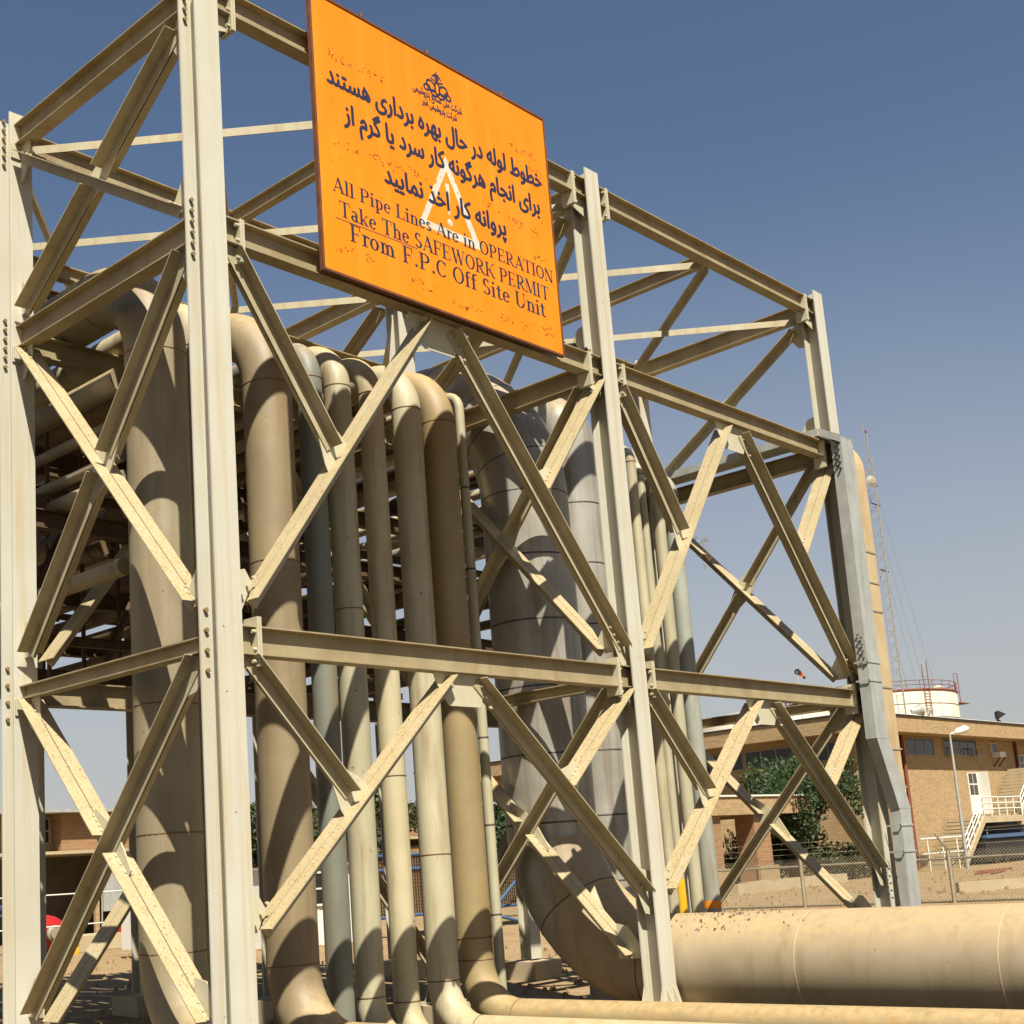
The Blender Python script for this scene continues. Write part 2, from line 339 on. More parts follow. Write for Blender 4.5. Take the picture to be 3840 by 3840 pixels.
# double angle braces: flat legs on the upper side, stems hanging below
def brace(p0, p1, plane, leg=.168, stem=.135, t=.013, gap=.016, name='diagonal_brace'):
    p0, p1 = Vector(p0), Vector(p1); d = (p1-p0).normalized()
    nrm = Vector((0,-1,0)) if plane == 'y' else Vector((-1,0,0))
    up = d.cross(nrm); up = up if up.z > 0 else -up; up.normalize(); h = gap/2
    mb = MB()
    for s_ in (-1, 1):
        pr = [(s_*h, 0), (s_*(h+leg), 0), (s_*(h+leg), -t), (s_*(h+t), -t), (s_*(h+t), -stem), (s_*h, -stem)]
        mb.prism(pr if s_ > 0 else pr[::-1], p0, p1, nrm, up)
    return mb.build(name, M['steel'], rack)
def gusset(poly, plane, c, t=.012):
    if plane == 'x': t = .018
    v = []
    for s_ in (-1, 1):
        for a, z in poly: v.append((a, c+s_*t/2, z) if plane == 'y' else (c+s_*t/2, a, z))
    k = len(poly); m = MB(); m.add(v, [tuple(range(k))[::-1], tuple(range(k, 2*k))] + [(i, (i+1) % k, k+(i+1) % k, k+i) for i in range(k)])
    return m
def bolts_on(mb, p0, p1, plane, c, k=4):
    p0, p1 = Vector(p0), Vector(p1)
    for q in range(k):
        p = p0.lerp(p1, q/(k-1)); off = .021
        if plane == 'y': mb.disc((p.x, c-off, p.z), .02, .028, (0,-1,0), 6)
        else: mb.disc((c-off, p.y, p.z), .02, .028, (-1,0,0), 6)
def chevron(y, xa, xb, zlo, zhi, plates, half=True):
    w_ = xb-xa; xm = (xa+xb)/2; P = lambda x, z: (x, y, z)
    A0, A1 = P(xa+.36, zlo), P(xm-.22, zhi); B0, B1 = P(xm+.32, zhi), P(xb-.13, zlo)
    brace(A0, A1, 'y'); brace(B0, B1, 'y')
    mA = Vector(A0).lerp(Vector(A1), .47); mB = Vector(B0).lerp(Vector(B1), .49)
    if not half: return
    H0, H1 = Vector(P(xa+.36, zhi+.05)), mA + (Vector(P(xa+.36, zhi+.05))-mA).normalized()*.12
    G0, G1 = mB + (Vector(P(xb-.17, zhi+.02))-mB).normalized()*.03, Vector(P(xb-.17, zhi+.02))
    brace(H0, H1, 'y'); brace(G0, G1, 'y')
    if plates:
        m = gusset([(xm-.48, zhi+.07), (xm+.52, zhi+.07), (xm+.46, zhi-.12), (xm+.34, zhi-.36), (xm-.22, zhi-.36), (xm-.40, zhi-.12)], 'y', y)
        bolts_on(m, (xm-.27, y, zhi-.15), (xm-.47+.1, y, zhi-.28), 'y', y, 2); bolts_on(m, (xm+.36, y, zhi-.10), (xm+.5, y, zhi-.36), 'y', y, 3)
        m.build('gusset_plate', M['plate'], rack)
        for c0, dirv in ((mA, (H0-mA).normalized()), (mB, (G1-mB).normalized())):
            dd = (Vector(A1)-Vector(A0)).normalized() if c0 is mA else (Vector(B0)-Vector(B1)).normalized()
            pts = [c0+dd*.24-dirv*.05, c0+dd*.2+dirv*.16, c0+dirv*.46+dd*.07, c0+dirv*.46-dd*.1, c0-dd*.26+dirv*.08, c0-dd*.28-dirv*.05]
            m = gusset([(q.x, q.z) for q in pts], 'y', y); bolts_on(m, c0+dirv*.16, c0+dirv*.42, 'y', y, 4); m.build('gusset_plate', M['plate'], rack)
        for (px, pz, sx) in ((xa+.012, zlo, 1), (xb-.012, zlo, -1)):
            m = gusset([(px, pz+.26), (px+sx*.33, pz+.34), (px+sx*.42, pz+.2), (px+sx*.18, pz-.3), (px, pz-.34)], 'y', y)
            bolts_on(m, (px+sx*.26, y, pz+.05), (px+sx*.42, y, pz+.25), 'y', y, 3); m.build('gusset_plate', M['plate'], rack)
for i in (0, 1):
    for j in (0, 1):
        chevron(YR[j], X[i], X[i+1], 4.92, 8.86, j == 0, j == 0); chevron(YR[j], X[i], X[i+1], 1.52 if j == 0 else .5, 4.28, j == 0, j == 0)
def xbrace(x, ya, yb, zlo, zhi, split, plates=True):
    """one whole diagonal and one cut in two at the crossing"""
    P = lambda y, z: Vector((x, y, z)); a, c = ya+.40, yb-.26
    w0, w1 = (P(c, zhi), P(a, zlo)) if split == 'rise' else (P(a, zhi), P(c, zlo))
    h0, h1 = (P(a, zhi), P(c, zlo)) if split == 'rise' else (P(c, zhi), P(a, zlo))
    brace(w0, w1, 'x'); mid = (w0+w1)/2; d = (h1-h0).normalized()
    brace(h0, mid-d*.14, 'x'); brace(mid+d*.14, h1, 'x')
    if plates:
        e = (w1-w0).normalized()
        pts = [mid-d*.5+e*.1, mid+e*.2-d*.1, mid+e*.2+d*.1, mid+d*.5+e*.1, mid+d*.5-e*.07, mid-e*.16+d*.1, mid-e*.16-d*.1, mid-d*.5-e*.07]
        m = gusset([(q.y, q.z) for q in pts], 'x', x); bolts_on(m, mid-d*.45, mid-d*.2, 'x', x, 4); bolts_on(m, mid+d*.2, mid+d*.45, 'x', x, 3)
        m.build('gusset_plate', M['plate'], rack)
        for q, sy in ((h0, 1), (h1, -1), (w0, -1), (w1, 1)):
            yy = q.y - sy*.24; sz = -1 if q.z < mid.z else 1; q = Vector(q)
            m = gusset([(yy, q.z+sz*.055), (yy+sy*.36, q.z+sz*.055), (yy+sy*.38, q.z-sz*.12), (yy+sy*.2, q.z-sz*.38), (yy, q.z-sz*.42)], 'x', x)
            bolts_on(m, q+(mid-q).normalized()*.02, q+(mid-q).normalized()*.24, 'x', x, 3); m.build('gusset_plate', M['plate'], rack)
for x, full in ((X[0], True), (X[1], True), (X[2], True)):
    xbrace(x, YR[0], YR[1], 4.95, 8.92, 'rise', full); xbrace(x, YR[0], YR[1], 9.48, 11.68, 'rise' , full)
    xbrace(x, YR[0], YR[1], .66, 4.37, 'fall', full)
xbrace(X[1], YR[1], YR[2], 9.48, 11.68, 'rise', False)

# ------------------------------------------------------------------ pipes
def fillet(pts, Rr, k=10):
    pts = [Vector(p) for p in pts]; out = [pts[0]]
    for i in range(1, len(pts)-1):
        a, b, c = pts[i-1], pts[i], pts[i+1]; u = (a-b).normalized(); v = (c-b).normalized()
        ang = u.angle(v); tl = Rr/math.tan(ang/2); cen = b + (u+v).normalized()*(Rr/math.sin(ang/2))
        s0, s1 = b+u*tl-cen, b+v*tl-cen; tot = s0.angle(s1); ax = s0.cross(s1).normalized()
        for q in range(k+1): out.append(cen + Matrix.Rotation(tot*q/k, 3, ax) @ s0)
    out.append(pts[-1]); return out
def ring(mb, c, ax, r, mi=1, w=.02, t=.006, seg=28):
    ax = Vector(ax).normalized(); c = Vector(c)
    mb.sweep([c-ax*w/2, c-ax*w/4, c+ax*w/4, c+ax*w/2], [r+.0005, r+t, r+t, r+.0005], seg, mi, False)
def riser(name, x, y0, r, zt, zb, mat, label, welds=(), yend=19.5, turn=True, Rk=3, yout=-34, group=None, seg=32, bands=()):
    m = MB(); Rr = r*Rk
    pts = [(x, yend, zt), (x, y0, zt)] + ([(x, y0, zb), (x, yout, zb)] if turn else [(x, y0, ZG-.2)])
    path = fillet(pts, Rr, 12)
    m.sweep(path, r, seg)
    for zc in welds: ring(m, (x, y0, zc), (0,0,1), r)
    ring(m, (x, y0, zt-Rr), (0,0,1), r); ring(m, (x, y0+Rr, zt), (0,1,0), r)
    if turn:
        ring(m, (x, y0, zb+Rr), (0,0,1), r); ring(m, (x, y0-Rr, zb), (0,1,0), r)
    mats = [M[mat], M['seam']]
    for z0, z1, bm in bands:
        m.sweep([(x, y0, z0), (x, y0, z1)], r+.003, seg, len(mats), False); mats.append(M[bm])
    return tag(m.build(name, mats), label, 'pipe', group)
TOP = Z2+.15
RP = 'risers turning down out of the rack'
riser('steel_pipe', .84, 2.2, .385, TOP+.385, .11, 'tan', 'widest bare tan riser pipe, just left of the nearest column', (4.1, 2.6), group=RP)
riser('steel_pipe', 1.62, 2.4, .2, TOP+.2, -.2, 'cream', 'cream riser pipe mostly hidden behind the nearest column', group=RP)
riser('steel_pipe', 2.78, 2.4, .335, TOP+.335, -.06, 'taupe', 'brownish riser pipe just right of the nearest column, its foot bending forward', (6.1,), group=RP)
riser('steel_pipe', 3.6, 2.45, .178, TOP+.178, 0, 'slate', 'slim blue-grey riser running straight into the ground', turn=False, group=RP)
riser('steel_pipe', 4.08, 2.4, .198, TOP+.198, -.19, 'pale', 'pale riser pipe right beside the slim blue-grey one', (5.6,), group=RP)
riser('steel_pipe', 4.74, 2.4, .179, TOP+.179, -.26, 'butter', 'slim cream riser between the pale riser and a wider cream riser', (3.3,), group=RP)
riser('steel_pipe', 5.48, 2.4, .225, TOP+.225, -.2, 'cream', 'cream riser left of the ochre stained one, foot bending forward', (2.2,), group=RP)
riser('steel_pipe', 6.17, 2.4, .265, TOP+.265, -.1, 'ochre', 'ochre stained riser with sharply bent dusty foot', (1.0,), group=RP)
# insulated risers: cladding made of sheet segments
def clad_riser(x, y0, r, zt, zb, label, turn=True, Rk=1.6, step=1.05, nseg=7, yend=19.5, group=None, ev=2):
    m = MB(); Rr = r*Rk
    pts = [(x, yend, zt), (x, y0, zt)] + ([(x, y0, zb), (x, -34, zb)] if turn else [(x, y0, ZG-.2)])
    path = fillet(pts, Rr, nseg)
    m.sweep(path, r, 44)
    for i in range(1, len(path)-1):
        d = (path[i+1]-path[i-1])
        if i % ev == 1 and (path[i].z > 3 or i % (3*ev) == 1): ring(m, path[i], d, r, 1, .022, .004, 44)
    z = zt-Rr-step
    while z > (zb+Rr if turn else 0): ring(m, (x, y0, z), (0,0,1), r, 1, .03, .004, 44); z -= step
    y = y0-Rr-2.2
    while turn and y > -30: ring(m, (x, y, zb), (0,1,0), r, 3, .03, .003, 44); y -= 2.6
    return m, path
CS = material('cladding_seam', lin(70, 66, 58), lin(96, 88, 74), 5, .5, .6)
m, _ = clad_riser(8.14, 2.4, .711, TOP+.711, .437, '', Rk=3, nseg=12)
# lower run is bare pipe coated in sand: second material on faces below the foot bend
mats = [M['clad'], CS, M['sandy'], material('sandy_weld', lin(184, 162, 124), lin(166, 142, 106), 6, .5, .8)]
for k, f in enumerate(m.f):
    c = sum((Vector(m.v[i]) for i in f), Vector())/len(f)
    if m.m[k] == 0 and c.z < 2.3 and c.y < 1.9: m.m[k] = 2
pts_fine = []
tag(m.build('insulated_pipe', mats), 'very wide grey sheet-clad pipe curving down to a thick sandy run across the foreground', 'pipe', 'insulated risers')
m, _ = clad_riser(9.62, 2.5, .45, TOP+.45, 0, '', turn=False, nseg=8, ev=1)
tag(m.build('insulated_pipe', [M['clad'], CS]), 'grey sheet-clad riser tucked behind the second front column', 'pipe', 'insulated risers')
m, _ = clad_riser(6.69, 2.4, .078, TOP+.09, 0, '', turn=False, Rk=3.2, nseg=5, step=1.3, ev=1)
tag(m.build('insulated_pipe', [M['pale'], CS]), 'thin sheet-clad riser hugging the right side of the ochre pipe', 'pipe', 'insulated risers')
SM = 'small risers right of the second column'
riser('steel_pipe', 11.28, 2.4, .1, 9.33, 0, 'cream', 'thin cream riser closest to the right of the second front column', turn=False, group=SM, seg=16)
riser('steel_pipe', 11.62, 2.45, .085, 9.12, 0, 'pale', 'thin riser with a yellow painted lower length', turn=False, group=SM, seg=16, bands=((-.3, 1.55, 'yellow'),))
riser('steel_pipe', 12.02, 2.4, .118, 9.1, 0, 'pale', 'thin pale riser between the yellow-footed one and the grey one', turn=False, group=SM, seg=16)
riser('steel_pipe', 12.48, 2.4, .158, 9.02, 0, 'grey', 'pale grey riser with an orange band near its foot', turn=False, group=SM, seg=20, bands=((1.0, 1.13, 'orangeband'),))
# runs lying on the lower tiers of the rack
def spread(a, b, k): return [a+(b-a)*(i+.5)/k for i in range(k)]
tiers = [(6.875, [.42, .95, 1.75, 2.3, 3.3, 4.0, 5.2, 6.3, 8.2, 9.3, 10.9, 12.6], 4.3), (5.9, [.8, 2.4, 4.6, 9.0, 12.0], 6.6)]
first = None
for zt, xs, y0 in tiers:
    for k, x in enumerate(xs):
        r = [.16, .12, .19, .15, .10, .18, .14][(k*3+int(zt)) % 7]
        ys = y0 + [0, .8, .3, 1.4, .1, .6][k % 6]
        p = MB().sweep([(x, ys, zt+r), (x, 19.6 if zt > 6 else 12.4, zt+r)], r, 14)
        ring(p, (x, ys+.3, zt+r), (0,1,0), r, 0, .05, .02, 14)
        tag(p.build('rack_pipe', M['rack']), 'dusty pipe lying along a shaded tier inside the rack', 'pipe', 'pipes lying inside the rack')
for x, z, r, y0, lb in ((.6, 8.27, .16, 2.62, 'widest tan pipe catching sun between the two left columns'), (.6, 7.72, .075, 2.62, 'thin sunlit pipe just below the widest one in the left bay'),
                        (.6, 7.27, .075, 2.62, 'thin sunlit pipe crossing behind the left bay brace crossing'), (.62, 6.985, .105, 2.62, 'medium sunlit pipe lowest of the three close together in the left bay'), (.6, 5.86, .11, 2.62, 'short sunlit pipe low in the left bay above the lower beam')):
    tag(MB().sweep([(x, y0, z), (x, 16.3 if z > 6 else 9.0, z)], r, 16).build('rack_pipe', M['tan']), lb, 'pipe')
for zt, xs in ((TOP, [.33, 2.2, 3.25, 4.42, 5.1, 5.82, 6.52, 6.95, 7.25, 9.0, 10.35, 10.7, 13.0, 13.4]),):
    for x in xs:
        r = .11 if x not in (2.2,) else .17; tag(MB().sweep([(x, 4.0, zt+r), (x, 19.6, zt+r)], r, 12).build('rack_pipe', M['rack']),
            'dusty pipe lying on the top tier of the rack behind the risers', 'pipe', 'pipes lying on the top tier')

# ------------------------------------------------------------------ cable trays
t = thing('cable_tray', (14.1, -.35, 0), 'grey galvanised cable tray climbing the third front column', 'cable tray')
def tray(pts, w_, dpt, nrm, mb):
    for a, b in zip(pts[:-1], pts[1:]):
        a, b = Vector(a), Vector(b); d = (b-a).normalized(); nn = Vector(nrm); s_ = d.cross(nn).normalized()
        mb.prism([(-w_/2, 0), (w_/2, 0), (w_/2, dpt), (w_/2-.006, dpt), (w_/2-.006, .006), (-w_/2+.006, .006), (-w_/2+.006, dpt), (-w_/2, dpt)], a, b, s_, nn)
v = MB(); yb = -.48
# upright length, oblique length, lower length: boxed channel with front plate
def boxrun(a, b, wx, dy, mb):
    (ax, az), (bx, bz) = a, b
    mb.add([(ax-wx/2, yb, az), (ax+wx/2, yb, az), (ax+wx/2, yb+dy, az), (ax-wx/2, yb+dy, az),
            (bx-wx/2, yb, bz), (bx+wx/2, yb, bz), (bx+wx/2, yb+dy, bz), (bx-wx/2, yb+dy, bz)],
           [(0,3,2,1),(4,5,6,7),(0,1,5,4),(1,2,6,5),(2,3,7,6),(3,0,4,7)])
boxrun((13.92, 3.72), (14.02, 9.2), .46, .2, v); v.build('upright_tray', M['galv'], t)
v = MB(); boxrun((14.44, 2.5), (13.93, 3.715), .46, .19, v); v.build('oblique_tray', M['galv'], t)
v = MB(); boxrun((14.32, -.35), (14.435, 2.495), .42, .18, v); v.build('lower_tray', M['galv'], t)
v = MB(); tray([(13.95, 6.5, 9.31), (13.95, -.1, 9.31)], .5, .14, (0,0,1), v)
v.add([(13.71, -.11, 9.31), (14.19, -.11, 9.31), (14.19, -.47, 9.1), (13.71, -.47, 9.1), (13.71, -.11, 9.45), (14.19, -.11, 9.45), (14.19, -.52, 9.22), (13.71, -.52, 9.22)],
      [(0,1,2,3), (1,5,6,2), (0,3,7,4)]); v.build('level_tray', M['galv'], t)
v = MB()
for z in (8.9, 5.3, 1.3):
    for k in range(10): v.box((13.683-.003+(z-5)*.012, yb+.04+.06*(k % 2), z-.3+.06*k), (13.70+(z-5)*.02, yb+.075+.06*(k % 2), z-.275+.06*k))
v.build('perforation', M['galv_dark'], t)
v = MB()
for z, xx in ((5.05, 13.95), (4.72, 13.94), (2.2, 14.42), (1.75, 14.4)):
    v.box((xx-.27, yb-.012, z), (xx+.25, yb-.001, z+.03)); v.box((xx-.27, yb-.012, z), (xx-.256, yb+.24, z+.03))
v.build('strap', M['galv'], t)
pd = MB(); path = fillet([(15.4, 1.3, 9.75), (15.4, .12, 9.75), (15.3, .12, ZG)], .75, 10)
for a, b in zip(path[:-1], path[1:]):
    pass
prof_n = []
for i, p in enumerate(path):
    d = (path[min(i+1, len(path)-1)]-path[max(i-1, 0)]).normalized(); nn = d.cross(Vector((1,0,0))).normalized()
    prof_n.append([p+Vector((-.33,0,0))-nn*.09, p+Vector((.33,0,0))-nn*.09, p+Vector((.33,0,0))+nn*.09, p+Vector((-.33,0,0))+nn*.09])
vs = [q for pr in prof_n for q in pr]; k = len(prof_n)
pd.add(vs, [(i*4+q, i*4+(q+1) % 4, (i+1)*4+(q+1) % 4, (i+1)*4+q) for i in range(k-1) for q in range(4)]+[(0,1,2,3), tuple(4*(k-1)+q for q in (3,2,1,0))])
dt = thing('cable_duct', (15.3, .12, ZG), 'sand coloured covered cable duct with rounded top behind the grey tray', 'cable duct')
pd.build('cover', M['duct'], dt)
v = MB()
for z in (7.35, 6.75, 6.2, 4.75, 3.6, 2.9): v.box((14.98, .018, z), (15.73, .028, z+.035))
v.build('strap', M['fence'], dt)

# ------------------------------------------------------------------ warning sign
sx0, sx1, sz0, sz1, sy = 1.485, 6.0, 8.925, 12.60, -.25
sign = thing('warning_sign', (3.74, sy, sz0), 'big orange warning board with Persian and English lettering on the rack front', 'sign')
MB().box((sx0+.03, sy, sz0+.03), (sx1-.03, sy+.02, sz1-.03)).build('panel', M['orange'], sign)
f = MB()
f.box((sx0, sy-.012, sz0), (sx0+.03, sy+.05, sz1)); f.box((sx1-.03, sy-.012, sz0), (sx1, sy+.05, sz1))
f.box((sx0+.031, sy-.012, sz0), (sx1-.031, sy+.05, sz0+.03)); f.box((sx0+.031, sy-.012, sz1-.03), (sx1-.031, sy+.05, sz1))
f.build('frame', M['frame'], sign)
f = MB()
for xx in (2.5, 5.0):
    f.box((xx-.03, sy+.021, sz0+.1), (xx+.03, sy+.07, sz1-.1))
for xx in (1.9, 2.4, 5.1, 3.6): f.disc((xx, sy+.03, sz1+.02), .03, .05, (0,0,1), 6)
f.build('hanger', M['frame'], sign)
class Ink:
    """flat painted strokes laid on the sign; each stroke a hair above the one before"""
    def __init__(s, depth): s.mb = MB(); s.d = depth; s.k = 0
    def poly(s, pts):
        s.k += 1; y = sy - s.d - (s.k % 12)*.00012
        s.mb.add([(x, y, z) for x, z in pts], [tuple(range(len(pts)))])
    def quad_strip(s, outer, inner):
        s.k += 1; y = sy - s.d - (s.k % 12)*.00012; n_ = len(outer)
        s.mb.add([(x, y, z) for x, z in outer+inner], [(i, i+1, n_+i+1, n_+i) for i in range(n_-1)])
    def line(s, a, b, w_):
        a, b = Vector((a[0], a[1])), Vector((b[0], b[1])); n_ = (b-a).normalized(); n_ = Vector((-n_.y, n_.x))*w_/2
        s.poly([tuple(a+n_), tuple(b+n_), tuple(b-n_), tuple(a-n_)])
T_, t_ = .15, .05
def G_stem(x, a, b, top=True, bot=True, left_only=False):
    e = [('r', x, a, x+T_, b)]
    if bot: e.append(('r', x-.09, a, x+T_+.09, a+t_))
    if top: e.append(('r', x-.09, b-t_, x+T_+(0 if left_only else .09), b))
    return e
def G_arc(cx, cy, rx, ry, a0, a1): return [('a', cx, cy, rx, ry, a0, a1)]
def G_diag(x0, y0, x1, y1, w_): return [('d', x0, y0, x1, y1, w_)]
xh = .66
GL = {
 'A': (.82, G_diag(.10, 0, .42, 1, .06)+G_diag(.70, 0, .40, 1, .16)+[('r', .2, .3, .62, .36), ('r', 0, 0, .22, .05), ('r', .54, 0, .86, .05)]),
 'l': (.36, G_stem(.1, 0, 1, True, True, True)), 'i': (.36, G_stem(.1, 0, xh, True, True, True)+[('r', .1, .82, .26, .97)]),
 'P': (.72, G_stem(.1, 0, 1, False)+[('r', 0, .95, .4, 1), ('r', .2, .45, .4, .5)]+G_arc(.38, .725, .3, .275, -90, 90)),
 'p': (.64, G_stem(.1, -.3, xh, True, True, True)+G_arc(.3, .33, .29, .34, -150, 150)),
 'e': (.56, G_arc(.28, .33, .26, .34, 15, 318)+[('r', .12, .34, .52, .39)]),
 'L': (.70, G_stem(.1, 0, 1)+[('r', .2, 0, .62, .05), ('r', .58, 0, .64, .28)]),
 'n': (.68, G_stem(.1, 0, xh, True, True, True)+G_arc(.34, .42, .24, .24, 0, 150)+G_stem(.43, 0, .44, False)),
 's': (.46, G_arc(.22, .49, .18, .17, 30, 270)+G_arc(.22, .17, .2, .17, -150, 90)),
 'r': (.46, G_stem(.1, 0, xh, True, True, True)+G_arc(.34, .48, .16, .17, 20, 150)),
 'O': (.80, G_arc(.38, .5, .38, .51, 0, 360)), 'o': (.60, G_arc(.28, .33, .27, .34, 0, 360)),
 'R': (.80, G_stem(.1, 0, 1, False)+[('r', 0, .95, .4, 1), ('r', .2, .47, .4, .52)]+G_arc(.38, .735, .28, .265, -90, 90)+G_diag(.34, .48, .68, 0, .15)+[('r', .6, 0, .82, .05)]),
 'E': (.74, G_stem(.1, 0, 1)+[('r', .2, 0, .64, .05), ('r', .2, .95, .62, 1), ('r', .2, .48, .5, .53), ('r', .58, 0, .64, .25), ('r', .56, .76, .62, 1), ('r', .46, .4, .5, .62)]),
 'F': (.68, G_stem(.1, 0, 1)+[('r', .2, .95, .62, 1), ('r', .2, .48, .5, .53), ('r', .56, .74, .62, 1), ('r', .46, .4, .5, .62)]),
 'T': (.76, G_stem(.3, 0, 1, False)+[('r', .02, .95, .72, 1), ('r', .02, .74, .07, 1), ('r', .67, .74, .72, 1)]),
 'I': (.40, G_stem(.1, 0, 1)), 'N': (.84, [('r', .1, 0, .16, 1), ('r', .66, 0, .72, 1), ('r', 0, .95, .2, 1), ('r', .56, .95, .82, 1), ('r', 0, 0, .26, .05)]+G_diag(.14, 1, .66, 0, .17)),
 'k': (.68, G_stem(.1, 0, 1, True, True, True)+G_diag(.24, .28, .54, .64, .05)+G_diag(.3, .38, .56, 0, .15)+[('r', .44, .61, .66, .66), ('r', .46, 0, .68, .05)]),
 'h': (.68, G_stem(.1, 0, 1, True, True, True)+G_arc(.34, .42, .24, .24, 0, 150)+G_stem(.43, 0, .44, False)),
 'S': (.60, G_arc(.29, .74, .24, .26, 25, 270)+G_arc(.29, .26, .27, .26, -155, 90)),
 'W': (1.12, G_diag(.12, 1, .36, 0, .15)+G_diag(.36, 0, .56, 1, .05)+G_diag(.52, 1, .76, 0, .15)+G_diag(.76, 0, .98, 1, .05)+[('r', 0, .95, .28, 1), ('r', .42, .95, .66, 1), ('r', .88, .95, 1.1, 1)]),
 'K': (.84, G_stem(.1, 0, 1)+G_diag(.24, .4, .7, .98, .05)+G_diag(.36, .56, .72, 0, .16)+[('r', .58, .95, .82, 1), ('r', .6, 0, .86, .05)]),
 'M': (1.0, [('r', .1, 0, .15, 1), ('r', .02, 0, .24, .05), ('r', .02, .95, .2, 1)]+G_stem(.74, 0, 1)+G_diag(.16, 1, .46, .02, .15)+G_diag(.46, .02, .78, 1, .05)),
 'f': (.42, G_stem(.1, 0, .82, False)+[('r', 0, .61, .38, .66)]+G_arc(.3, .82, .2, .18, 40, 180)),
 'U': (.84, G_stem(.1, .3, 1, True, False)+[('r', .66, .3, .71, 1), ('r', .56, .95, .8, 1)]+G_arc(.405, .32, .305, .32, 180, 360)),
 'm': (1.0, G_stem(.1, 0, xh, True, True, True)+G_arc(.3, .44, .2, .22, 0, 150)+G_stem(.38, 0, .46, False)+G_arc(.6, .44, .2, .22, 0, 150)+G_stem(.68, 0, .46, False)),
 't': (.44, [('r', .12, .1, .27, .86), ('r', .02, .61, .4, .66)]+G_arc(.3, .16, .18, .16, 180, 330)),
 'C': (.74, G_arc(.38, .5, .36, .51, 42, 318)+[('r', .6, .7, .65, .96)]), 'u': (.68, G_stem(.1, .2, xh, True, False, True)+G_stem(.43, 0, xh, True, True, True)+G_arc(.3, .22, .2, .22, 180, 330)),
 'a': (.56, G_arc(.24, .5, .2, .16, 10, 150)+G_stem(.32, 0, .52, False)+G_arc(.24, .19, .22, .2, 20, 340)), '.': (.36, [('r', .1, 0, .25, .15)]), ' ': (.36, []),
}
def latin(text, x0, x1, z, h, mat, name):
    tot = sum(GL[c][0] for c in text); sx_ = (x1-x0)/tot; ink = Ink(.0016); cx = x0
    for c in text:
        adv, els = GL[c]
        for e in els:
            fx = lambda q: cx+q*sx_
            if e[0] == 'r': ink.poly([(fx(e[1]), z+e[2]*h), (fx(e[3]), z+e[2]*h), (fx(e[3]), z+e[4]*h), (fx(e[1]), z+e[4]*h)])
            elif e[0] == 'd':
                _, a, b, c_, d_, w_ = e; ink.poly([(fx(a-w_/2), z+b*h), (fx(a+w_/2), z+b*h), (fx(c_+w_/2), z+d_*h), (fx(c_-w_/2), z+d_*h)])
            else:
                _, a, b, rx, ry, a0, a1 = e; n_ = 18; o_, i_ = [], []
                for k_ in range(n_+1):
                    an = rad(a0+(a1-a0)*k_/n_); o_.append((fx(a+rx*math.cos(an)), z+(b+ry*math.sin(an))*h)); i_.append((fx(a+max(rx-T_, .03)*math.cos(an)), z+(b+max(ry-t_*1.3, .03)*math.sin(an))*h))
                ink.quad_strip(o_, i_)
        cx += adv*sx_
    return ink.mb.build(name, M[mat], sign)
latin('All Pipe Lines Are in OPERATION', 1.71, 5.90, 10.0, .19, 'ink', 'english_lettering')
latin('Take The SAFEWORK PERMIT', 1.80, 5.77, 9.70, .205, 'ink', 'english_lettering')
latin('From F.P.C Off Site Unit', 1.95, 5.66, 9.425, .225, 'ink', 'english_lettering')
l_ = Ink(.0012); l_.line((1.73, 9.656), (3.12, 9.681), .01); l_.mb.build('painted_rule', M['ink'], sign)
# Persian lettering: contextual letter forms set from left to right
FORMS = {'ا': (0xFE8D, 0xFE8E, None, None), 'ب': (0xFE8F, 0xFE90, 0xFE91, 0xFE92), 'پ': (0xFB56, 0xFB57, 0xFB58, 0xFB59), 'ت': (0xFE95, 0xFE96, 0xFE97, 0xFE98),
 'ج': (0xFE9D, 0xFE9E, 0xFE9F, 0xFEA0), 'ح': (0xFEA1, 0xFEA2, 0xFEA3, 0xFEA4), 'خ': (0xFEA5, 0xFEA6, 0xFEA7, 0xFEA8), 'د': (0xFEA9, 0xFEAA, None, None), 'ذ': (0xFEAB, 0xFEAC, None, None),
 'ر': (0xFEAD, 0xFEAE, None, None), 'ز': (0xFEAF, 0xFEB0, None, None), 'س': (0xFEB1, 0xFEB2, 0xFEB3, 0xFEB4), 'ش': (0xFEB5, 0xFEB6, 0xFEB7, 0xFEB8), 'ص': (0xFEB9, 0xFEBA, 0xFEBB, 0xFEBC),
 'ط': (0xFEC1, 0xFEC2, 0xFEC3, 0xFEC4), 'ع': (0xFEC9, 0xFECA, 0xFECB, 0xFECC), 'ف': (0xFED1, 0xFED2, 0xFED3, 0xFED4), 'ک': (0xFB8E, 0xFB8F, 0xFB90, 0xFB91), 'گ': (0xFB92, 0xFB93, 0xFB94, 0xFB95),
 'ل': (0xFEDD, 0xFEDE, 0xFEDF, 0xFEE0), 'م': (0xFEE1, 0xFEE2, 0xFEE3, 0xFEE4), 'ن': (0xFEE5, 0xFEE6, 0xFEE7, 0xFEE8), 'ه': (0xFEE9, 0xFEEA, 0xFEEB, 0xFEEC), 'و': (0xFEED, 0xFEEE, None, None), 'ی': (0xFBFC, 0xFBFD, 0xFBFE, 0xFBFF)}
def shape(s_):
    out = []
    for i, c in enumerate(s_):
        if c == ' ': out.append(' '); continue
        f_ = FORMS[c]; prev = i > 0 and s_[i-1] in FORMS and FORMS[s_[i-1]][2] is not None
        nxt = i < len(s_)-1 and s_[i+1] in FORMS and f_[2] is not None
        out.append(chr(f_[3] if prev and nxt else f_[1] if prev else f_[2] if nxt else f_[0]))
    return ''.join(out)[::-1]
